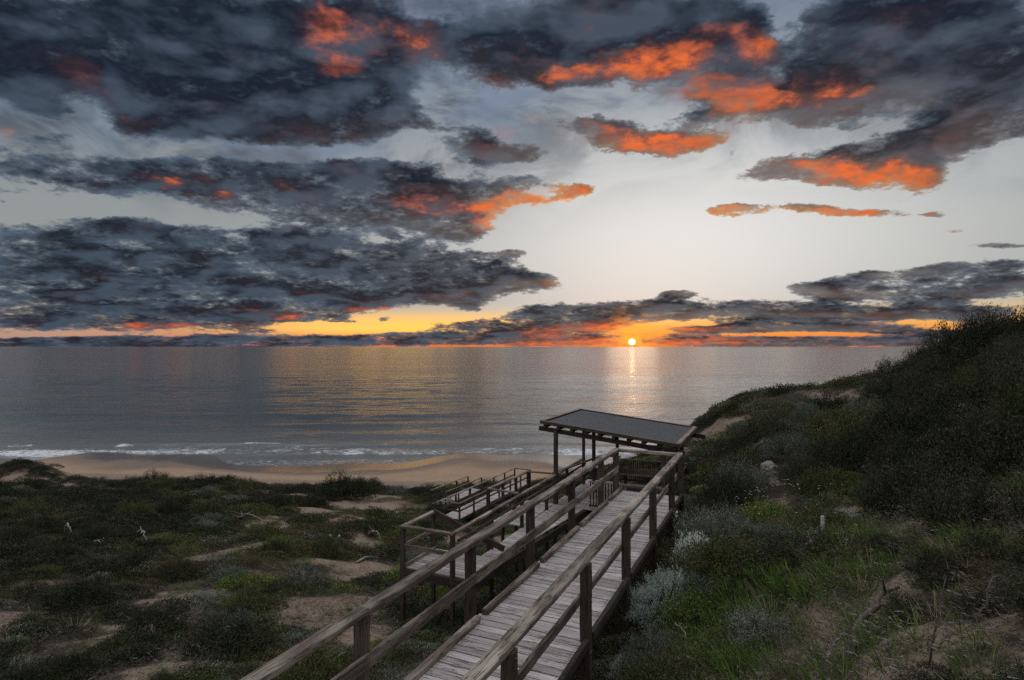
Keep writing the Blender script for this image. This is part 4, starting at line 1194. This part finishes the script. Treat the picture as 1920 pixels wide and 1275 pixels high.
rr = np.random.default_rng(5)
cnt = 0
for _ in range(14000):
    y = 3.0 + 33 * rr.uniform() ** 1.15
    x = rr.uniform(-.2, 1.05) * (y + 1.5)
    u, v = UV(x, y)
    if v < -1.6: continue
    if y > 22 and v < 6: continue
    rad = (rr.uniform(.55, 1.35) if y > 11 else rr.uniform(.38, .95) * (1 if y > 9 else .7))
    if on_walk(x, y, rad * .55): continue
    b_ = float(bare(x, y))
    if b_ > .25: continue
    px = 960 + F * x / y; py = HOR + F * (EYE - gz(x, y)) / y
    if px > 2100 or py > 1420: continue
    # open grassy foot of the slope stays low
    if 1240 < px < 1760 and py > 1085 and rr.uniform() < .86: continue
    if 1330 < px < 1560 and 990 < py < 1090 and rr.uniform() < .5: continue
    if not free(x, y, rad, .74 if px > 1450 and y > 11 else .62): continue
    if px > 1560: kind = rr.choice(['dark', 'dark', 'dark', 'dark', 'sage', 'olive', 'olive'])
    elif py < 900: kind = rr.choice(['sage', 'dark', 'dark', 'olive'])
    else: kind = rr.choice(['sage', 'olive', 'green', 'brown', 'dark'], p=[.3, .25, .18, .15, .12])
    hh = rr.uniform(.75, 1.25) * (1.6 if px > 1450 and py < 1000 else .9) * (.65 if (px - 1541) ** 2 + (py - 1020) ** 2 < 90 ** 2 else 1)
    lb, gp = label_of('hill', kind, x, y, rad)
    plant(kind, x, y, rad, lb, gp, hh)
    cnt += 1
    if cnt > 215: break

cnt = 0
for _ in range(16000):
    y = 5.0 + 52 * rr.uniform() ** .8
    x = rr.uniform(-1.05, .12) * (y + 1.5)
    u, v = UV(x, y)
    if v > -1.5 and y < 24: continue
    if x > 2 + (y - 24) * .2 and y > 20: continue
    rad = rr.uniform(.35, 1.25) ** 1.0 * (.75 if y < 15 else 1.0 + max(0, y - 25) * .015)
    if on_walk(x, y, rad * .6) or near_stair(x, y): continue
    if float(bare(x, y)) > .22: continue
    px = 960 + F * x / y; py = HOR + F * (EYE - gz(x, y)) / y
    if px < -120 or py > 1420: continue
    if not free(x, y, rad, .68): continue
    kind = rr.choice(['dark', 'olive', 'brown', 'sage', 'green'], p=[.42, .26, .14, .12, .06])
    if 380 < px < 800 and y < 40: kind = rr.choice(['sage', 'olive', 'brown', 'green', 'dark'], p=[.28, .28, .18, .12, .14])
    if px < 330: kind = rr.choice(['dark', 'dark', 'olive'])  # darker kinds at the left stand in for the corner darkening
    lb, gp = label_of('dune', kind, x, y, rad)
    plant(kind, x, y, rad, lb, gp, rr.uniform(.6, 1.25) * (.85 if y > 44 else 1), parts=y < 30)
    cnt += 1
    if cnt > 300: break

# knoll at the left end of the beach: thick mat
for i, (px, py) in enumerate([(20, 890), (50, 878), (80, 882), (108, 890), (60, 896), (95, 900), (15, 905)]):
    y = 53.0; x = (px - 960) / F * y
    plant('dark', x, y - i * .25, 1.1, "dark shrub matted over the small knoll at far left", "knoll mat shrubs", .5, parts=False)

# give every shrub of a like set its own label by its order along the set
ORD = ["leftmost", "second from left", "third from left", "fourth from left", "fifth from left", "sixth from left", "seventh from left", "eighth from left",
       "ninth from left", "tenth from left", "eleventh from left", "twelfth from left", "thirteenth from left", "fourteenth from left", "fifteenth from left", "sixteenth from left", "seventeenth from left", "eighteenth from left", "nineteenth from left", "twentieth from left"]
_sets = {}
for o in list(COL.objects):
    if o.parent is None and o.get("group") and o.get("label"): _sets.setdefault(o["label"], []).append(o)
for lb_, os_ in _sets.items():
    if 1 < len(os_) <= 21:
        os_.sort(key=lambda q: q.location.x / max(q.location.y, .5))
        for k, q in enumerate(os_):
            w_ = "rightmost" if k == len(os_) - 1 else ORD[k]
            q["label"] = w_ + " " + lb_ if w_ in ("leftmost", "rightmost") else w_ + ", " + lb_

# --- ground cover and grasses: uncountable, scattered over the land
def tuft(name, mat, r, nb, h, w, spread, lean):
    a = r.uniform(0, 6.283, nb); rad = spread * np.sqrt(r.uniform(0, 1, nb))
    P = np.c_[np.cos(a) * rad, np.sin(a) * rad, np.zeros(nb)]
    Dr = unit(np.c_[np.cos(a) * lean, np.sin(a) * lean, np.ones(nb)] + r.normal(size=(nb, 3)) * .22)
    side = unit(np.cross(Dr, unit(r.normal(size=(nb, 3)))))
    H = h * r.uniform(.5, 1.3, (nb, 1))
    bend = np.c_[np.cos(a), np.sin(a), -.3 * np.ones(nb)] * lean * .5
    p1 = P + Dr * H * .55; p2 = P + Dr * H + bend * H * .5
    V = np.stack([P - side * w / 2, P + side * w / 2, p1 + side * w * .4, p1 - side * w * .4, p2 + side * w * .08, p2 - side * w * .08], 1).reshape(-1, 3)
    i = np.arange(nb) * 6
    Fc = np.r_[np.stack([i, i + 1, i + 2, i + 3], 1), np.stack([i + 3, i + 2, i + 4, i + 5], 1)]
    return mesh_np(name, V, Fc, mat)
def mat_plant(name, mat, r, n_, L, wd, h=.22, rad=.5):
    a = r.uniform(0, 6.283, n_); q = np.sqrt(r.uniform(0, 1, n_))
    hh = h * (1 - q ** 2) * r.uniform(.2, 1, n_) ** .6 * (.6 + .8 * vnoise(np.cos(a) * q * 4 + 9, np.sin(a) * q * 4 + 9, int(h * 100)))
    P = np.c_[np.cos(a) * q * rad, np.sin(a) * q * rad, hh]
    Dr = unit(np.c_[np.cos(a) * q, np.sin(a) * q, np.ones(n_) * .7] + r.normal(size=(n_, 3)) * .6)
    V, Fc = leaves(P, Dr, L, wd, r)
    return mesh_np(name, V, Fc, mat)
def twigs(name, mat, r, n_, L, rad=.5, thick=.006):
    a = r.uniform(0, 6.283, n_); q = rad * np.sqrt(r.uniform(0, 1, n_))
    P = np.c_[np.cos(a) * q, np.sin(a) * q, r.uniform(0.0, .05, n_)]
    Dr = unit(np.c_[r.normal(size=(n_, 2)), np.abs(r.normal(size=n_)) * .35])
    side = unit(np.cross(Dr, np.array([[0, 0, 1.]])))
    ll = L * r.uniform(.4, 1.4, (n_, 1))
    up = np.array([0, 0, thick])
    V = np.stack([P - side * thick, P + side * thick, P + Dr * ll + up, P + up * 1.8, P + Dr * ll * .5 + side * .06 * ll + up], 1).reshape(-1, 3)
    i = np.arange(n_) * 5
    Fc = np.r_[np.stack([i, i + 1, i + 2], 1), np.stack([i + 1, i + 3, i + 2], 1), np.stack([i, i + 2, i + 3], 1)]
    return mesh_np(name, V, Fc, mat)
GC = {
 'grass': [tuft("grass_tuft", ML['grass'], R, 70, .20, .007, .16, .5) for _ in range(3)],
 'straw': [tuft("dry_tuft", ML['straw'], R, 50, .22, .005, .14, .7) for _ in range(2)],
 'mat_dark': [mat_plant("creeper", ML['dark'], R, 900, .050, .018, .24) for _ in range(2)],
 'mat_olive': [mat_plant("creeper", ML['olive'], R, 900, .048, .018, .22) for _ in range(2)],
 'mat_green': [mat_plant("creeper", ML['green'], R, 800, .045, .018, .16) for _ in range(2)],
 'mat_sage': [mat_plant("creeper", ML['sage'], R, 800, .045, .014, .22) for _ in range(2)],
 'mat_brown': [mat_plant("creeper", ML['brown'], R, 800, .050, .010, .18) for _ in range(2)],
 'twig': [twigs("twig_litter", M_TWIG, R, 60, .09, thick=.004), twigs("twig_litter", M_DEAD, R, 14, .08, thick=.004)],
}
def scatter(name, kinds, pts, rot, scl, pick, label, cat):
    """one object whose points each carry a tuft (geometry nodes instances)"""
    me = bpy.data.meshes.new(name)
    me.vertices.add(len(pts)); me.vertices.foreach_set('co', np.asarray(pts, np.float32).ravel())
    for nm, arr, ty in (('rotz', rot, 'FLOAT'), ('size', scl, 'FLOAT'), ('pick', pick, 'INT')):
        a = me.attributes.new(nm, ty, 'POINT'); a.data.foreach_set('value', np.asarray(arr, np.int32 if ty == 'INT' else np.float32))
    me.update()
    src = bpy.data.collections.new(name + "_kinds")
    for k, m_ in enumerate(kinds):
        src.objects.link(bpy.data.objects.new("%s_kind_%02d" % (name, k), m_))
    o = link(name, me)
    g = bpy.data.node_groups.new(name, 'GeometryNodeTree')
    g.interface.new_socket("Geometry", in_out='INPUT', socket_type='NodeSocketGeometry')
    g.interface.new_socket("Geometry", in_out='OUTPUT', socket_type='NodeSocketGeometry')
    gi = g.nodes.new('NodeGroupInput'); go = g.nodes.new('NodeGroupOutput')
    ci = g.nodes.new('GeometryNodeCollectionInfo'); ci.inputs['Collection'].default_value = src
    ci.inputs['Separate Children'].default_value = True; ci.inputs['Reset Children'].default_value = True
    ip = g.nodes.new('GeometryNodeInstanceOnPoints'); ip.inputs['Pick Instance'].default_value = True
    def attr(nm, ty):
        a = g.nodes.new('GeometryNodeInputNamedAttribute'); a.data_type = ty; a.inputs[0].default_value = nm
        return a.outputs[0]
    cx = g.nodes.new('ShaderNodeCombineXYZ')
    L = g.links.new
    L(gi.outputs[0], ip.inputs['Points']); L(ci.outputs[0], ip.inputs['Instance'])
    L(attr('pick', 'INT'), ip.inputs['Instance Index'])
    L(attr('rotz', 'FLOAT'), cx.inputs[2]); L(cx.outputs[0], ip.inputs['Rotation'])
    L(attr('size', 'FLOAT'), ip.inputs['Scale'])
    L(ip.outputs[0], go.inputs[0])
    md = o.modifiers.new("scatter", 'NODES'); md.node_group = g
    tag(o, label, cat, kind='stuff')
    return o
NP = 42000
yy = 1.5 + 57 * R.uniform(size=NP) ** 1.15
xx = R.uniform(-1.02, 1.02, NP) * (yy + 2)
zz = ground_z(xx, yy)
pxx = 960 + F * xx / yy; pyy = HOR + F * (EYE - zz) / yy
uu_, vv_ = xx * SA + yy * CA, xx * CA - yy * SA
bb = bare(xx, yy)
walkm = (uu_ > -1) & (uu_ < 14.9) & (vv_ > -4.0) & (vv_ < -2.0)
ok = (pxx > -150) & (pxx < 2080) & (pyy < 1400)
cover = fbm(xx / 2.2, yy / 2.2, 3, 77)
left = vv_ < -2.9
# creeping mats
sel = ok & (bb < .12 + .25 * R.uniform(size=NP) ** 2) & ~(walkm & (zz > EYE - DK - .35))
grassy = ((pxx > 1180) & (pxx < 1800) & (pyy > 1000)) | ((pxx > 380) & (pxx < 760) & (pyy > 960) & (pyy < 1120))
p_mat = np.where(grassy & ~left, .22, np.where((pxx > 1400) & (pyy < 1020), .22, .45))
m1 = sel & (R.uniform(size=NP) < p_mat)
kinds = GC['mat_dark'] + GC['mat_olive'] + GC['mat_green'] + GC['mat_sage'] + GC['mat_brown']
c = fbm(xx / 3.0, yy / 3.0, 3, 88) + R.normal(size=NP) * .09
pk = np.select([c < .44, c < .53, c < .57, c < .63], [0, 2, 4, 6], 8) + R.integers(0, 2, NP)
pk = np.where((pxx < 300) & (c < .58), R.integers(0, 2, NP), pk)  # dark creepers at the left put the corner darkening into the plant colour
pk = np.where((pxx > 1650) & (c < .6), R.integers(0, 2, NP), pk)
sz = R.uniform(.45, 1.3, NP) * np.clip(.34 + yy / 24, .4, 1.7)
idx = np.where(m1)[0]
scatter("ground_cover", kinds, np.c_[xx, yy, zz - .02][idx], R.uniform(0, 6.28, len(idx)), sz[idx], pk[idx],
        "low creeping heath and succulents covering the dunes", "ground cover")

# grass
NG = 26000
gx = R.uniform(-1.0, 1.0, NG); gy = 2 + 40 * R.uniform(size=NG) ** 1.6
gx = gx * (gy + 2)
gzv = ground_z(gx, gy)
gpx = 960 + F * gx / gy; gpy = HOR + F * (EYE - gzv) / gy
gb = bare(gx, gy); gv = gx * CA - gy * SA; gu = gx * SA + gy * CA
def patch(cx, cy, rx, ry): return np.exp(-(((gpx - cx) / rx) ** 2 + ((gpy - cy) / ry) ** 2))
dens = .05 + 1.2 * patch(1480, 1095, 110, 45) + 1.0 * patch(1370, 1250, 60, 50) + .7 * patch(1330, 1150, 80, 50) + .6 * patch(1620, 960, 70, 40) + .5 * patch(1550, 1200, 120, 60) + .35 * patch(560, 1000, 160, 60) + .3 * patch(1700, 1020, 140, 60)
gsel = (gpx > -100) & (gpx < 2050) & (gpy < 1400) & (R.uniform(size=NG) < dens) & ~((gu > -1) & (gu < 14.9) & (gv > -4.0) & (gv < -2.0)) & (gb < .75)
idx = np.where(gsel)[0]
scatter("grass", GC['grass'] + GC['straw'], np.c_[gx, gy, gzv - .01][idx], R.uniform(0, 6.28, len(idx)), R.uniform(.6, 1.3, len(idx)),
        np.where(R.uniform(size=len(idx)) < .86, R.integers(0, 3, len(idx)), R.integers(3, 5, len(idx))), "short green grass growing at the foot of the right slope", "grass")
# litter of twigs on the open sand
lsel = (gpx > -100) & (gpx < 2050) & (gpy < 1400) & (gb > .2) & (R.uniform(size=NG) < .5) & ~((gu > -1) & (gu < 14.9) & (gv > -4.0) & (gv < -2.0)) & (gy < 34)
idx = np.where(lsel)[0]
scatter("twig_litter", GC['twig'], np.c_[gx, gy, gzv][idx], R.uniform(0, 6.28, len(idx)), R.uniform(.5, 1.5, len(idx)),
        R.integers(0, 2, len(idx)), "dry twigs and leaf litter strewn over the open sand", "litter")
# ------------------------------------------------------------------ fallen branches, stakes, stones
def limb_mesh(pts, r0, r1, mat, seed=0, sides=6):
    r = random.Random(seed)
    V = []; Fc = []
    n_ = len(pts)
    for i, p in enumerate(pts):
        d = (pts[min(i + 1, n_ - 1)] - pts[max(i - 1, 0)]).normalized()
        s = d.cross(Vector((0.1, .2, 1))).normalized(); w = s.cross(d)
        rad = r0 + (r1 - r0) * i / (n_ - 1)
        for k in range(sides):
            a = 2 * math.pi * k / sides
            q = rad * r.uniform(.75, 1.2)
            V.append(tuple(p + s * math.cos(a) * q + w * math.sin(a) * q))
    for i in range(n_ - 1):
        for k in range(sides):
            a = i * sides + k; b = i * sides + (k + 1) % sides
            Fc.append((a, b, b + sides, a + sides))
    Fc.append(tuple(range(sides - 1, -1, -1))); Fc.append(tuple((n_ - 1) * sides + k for k in range(sides)))
    me = bpy.data.meshes.new("limb"); me.from_pydata(V, [], Fc); me.materials.append(mat); me.update()
    for p in me.polygons: p.use_smooth = True
    return me
def branch(px0, py0, px1, py1, thick, label, mat, twigs_=3, lift=.06, seed=1, name="fallen_branch", cat="branch"):
    """a dead limb lying on the ground between two places in the picture"""
    r = random.Random(seed)
    a = Vector(hit(px0, py0)); c = Vector(hit(px1, py1))
    n_ = 9; pts = []
    L = (c - a).length
    for i in range(n_):
        t = i / (n_ - 1)
        p = a.lerp(c, t)
        p.x += r.uniform(-1, 1) * L * .035; p.y += r.uniform(-1, 1) * L * .035
        p.z = gz(p.x, p.y) + thick * .7 + lift * math.sin(t * 3.1) + r.uniform(0, lift * .4)
        pts.append(p)
    o = pts[0].copy()
    e = empty(name, o); tag(e, label, cat)
    link("limb", limb_mesh([p - o for p in pts], thick, thick * .35, mat, seed), e)
    for k in range(twigs_):
        b = pts[2 + (k * 2) % 6]
        d = Vector((r.uniform(-1, 1), r.uniform(-1, 1), r.uniform(.05, .35))).normalized() * L * r.uniform(.12, .28)
        q = [b - o + d * (j / 4) + Vector((0, 0, .02 * j * r.uniform(-1, 1))) for j in range(5)]
        link("side_twig", limb_mesh(q, thick * .4, thick * .12, mat, seed + k, 5), e)
    return e
branch(1585, 1238, 1680, 1112, .045, "long dark fallen branch rising across the sandy right slope", M_TWIG, 3, .15, 3)
branch(1545, 1245, 1600, 1195, .02, "grey forked branch at the bottom of the right sandy slope", M_DEAD, 3, .14, 4)
branch(1495, 1046, 1530, 1022, .07, "short pale log lying in grass below the white stake", M_DEAD, 1, .05, 5, name="log", cat="log")
branch(1560, 992, 1630, 972, .07, "pale weathered log half buried beside the white stake", M_DEAD, 1, .05, 6, name="log", cat="log")
branch(1680, 776, 1706, 752, .06, "bleached branch standing out in dark scrub high on the right hill", M_DEAD, 2, .15, 7)
branch(1250, 1218, 1290, 1226, .012, "thin pale twig lying on the brown heath shrub", M_DEAD, 3, .35, 8)
branch(670, 1055, 716, 1036, .05, "bleached log lying left of the square landing", M_DEAD, 2, .10, 9, name="log", cat="log")
branch(405, 1222, 470, 1166, .025, "long thin bleached stick on the shaded dune at lower left", M_DEAD, 1, .15, 10)
branch(165, 1028, 200, 1030, .05, "bleached branch lying among dark scrub at the far left", M_DEAD, 3, .25, 11)
branch(265, 1002, 278, 1020, .05, "short white stump of branch leaning in the left dune scrub", M_DEAD, 1, .4, 12)
branch(125, 1002, 136, 1010, .06, "small white dead branch furthest left in the dune scrub", M_DEAD, 1, .4, 13)
branch(440, 968, 500, 985, .04, "tangle of grey dead branches beside the pale sand path", M_DEAD, 5, .3, 14)
branch(690, 1005, 718, 1020, .04, "grey dead branches heaped near the two small dune posts", M_DEAD, 5, .35, 15)
branch(620, 1250, 660, 1225, .02, "pale twig lying under the near left handrail", M_DEAD, 3, .1, 16)
branch(1830, 1195, 1880, 1160, .010, "dark bare branch near the right edge of the sandy slope", M_TWIG, 4, .3, 17)
branch(1740, 1262, 1800, 1215, .008, "thin bare sapling stem at the bottom right corner", M_TWIG, 4, .5, 18)

def stake(px, py, hgt, rad, label, name, mat, cat, capmat=None):
    x, y, z = hit(px, py)
    e = empty(name, (x, y, z)); tag(e, label, cat)
    bm = bmesh.new()
    bmesh.ops.create_cone(bm, cap_ends=True, segments=10, radius1=rad, radius2=rad * .94, depth=hgt + .1, matrix=Matrix.Translation((0, 0, hgt / 2 - .05)))
    bmesh.ops.bevel(bm, geom=[q for q in bm.edges if all(v.co.z > hgt * .9 for v in q.verts)], offset=rad * .3, segments=2, affect='EDGES')
    me = bpy.data.meshes.new("shaft"); bm.to_mesh(me); bm.free(); me.materials.append(mat)
    link("shaft", me, e)
    if capmat:
        bm = bmesh.new()
        bmesh.ops.create_cone(bm, cap_ends=True, segments=10, radius1=rad * 1.08, radius2=rad * .9, depth=hgt * .16, matrix=Matrix.Translation((0, 0, hgt * .95)))
        me = bpy.data.meshes.new("cap"); bm.to_mesh(me); bm.free(); me.materials.append(capmat)
        link("cap", me, e)
    e.rotation_euler = (math.radians(random.uniform(-4, 4)), math.radians(random.uniform(-4, 4)), 0)
    return e
stake(1541, 1006, .36, .034, "short white marker stake standing in grass on the right slope", "marker_stake", M_STAKE, "stake")
stake(622, 1020, .45, .05, "short dark post with pale top, left of a pair in the dunes", "dune_post", M_POST, "post", M_STAKE)
stake(636, 1024, .5, .05, "short dark post with pale top, right of a pair in the dunes", "dune_post", M_POST, "post", M_STAKE)

def stone(px, py, rpx, label, seed, squash=.6):
    x, y, z = hit(px, py)
    s = rpx / F * y
    bm = bmesh.new(); bmesh.ops.create_icosphere(bm, subdivisions=3, radius=1)
    for v in bm.verts:
        d = mnoise.fractal(v.co * 1.3 + Vector((seed * 5.1, 0, 0)), 1, 2, 4)
        v.co *= 1 + .35 * d
        v.co.z *= squash
    me = bpy.data.meshes.new("stone"); bm.to_mesh(me); bm.free(); me.materials.append(M_ROCK)
    o = link("stone", me); o.location = (x, y, z + s * .1); o.scale = (s, s * .8, s); o.rotation_euler = (0, 0, seed)
    tag(o, label, "stone")
stone(1440, 878, 18, "pale limestone outcrop showing through scrub on the right slope", 1)
stone(1362, 912, 12, "smaller pale stone below and left of the limestone outcrop", 2)
stone(1425, 1262, 10, "small pale stone at the bottom edge of the grassy slope", 3)
stone(1640, 768, 12, "flat grey stone in the scrub below the knoll crest", 4, .4)

# small white flowers over the bright green shrub
def flowers():
    c = hit(1440, 975)
    r = np.random.default_rng(3)
    V = []; Fc = []
    m, n, b, t = new_mat("white_petals"); n.put(b.inputs['Base Color'], (.7, .7, .66)); b.inputs['Roughness'].default_value = .8
    k = 0
    for i in range(46):
        ang = r.uniform(0, 6.28); q = r.uniform(0.1, 1.35)
        x, y = c[0] + math.cos(ang) * q * 1.3, c[1] + math.sin(ang) * q * .9
        z = gz(x, y) + .18 + .55 * max(0, 1 - (q / 1.4) ** 2) + r.uniform(-.04, .06)
        for p in range(5):
            a = p * 1.2566 + i
            s_ = .013
            V += [(x, y, z), (x + math.cos(a - .4) * s_, y + math.sin(a - .4) * s_, z + .006), (x + math.cos(a) * s_ * 1.5, y + math.sin(a) * s_ * 1.5, z + .002), (x + math.cos(a + .4) * s_, y + math.sin(a + .4) * s_, z + .006)]
            Fc.append((k, k + 1, k + 2, k + 3)); k += 4
    o = link("white_flowers", mesh_np("white_flowers", np.array(V), np.array(Fc), m))
    tag(o, "tiny white daisies dotted over the bright green shrub", "flowers", kind="stuff")
flowers()
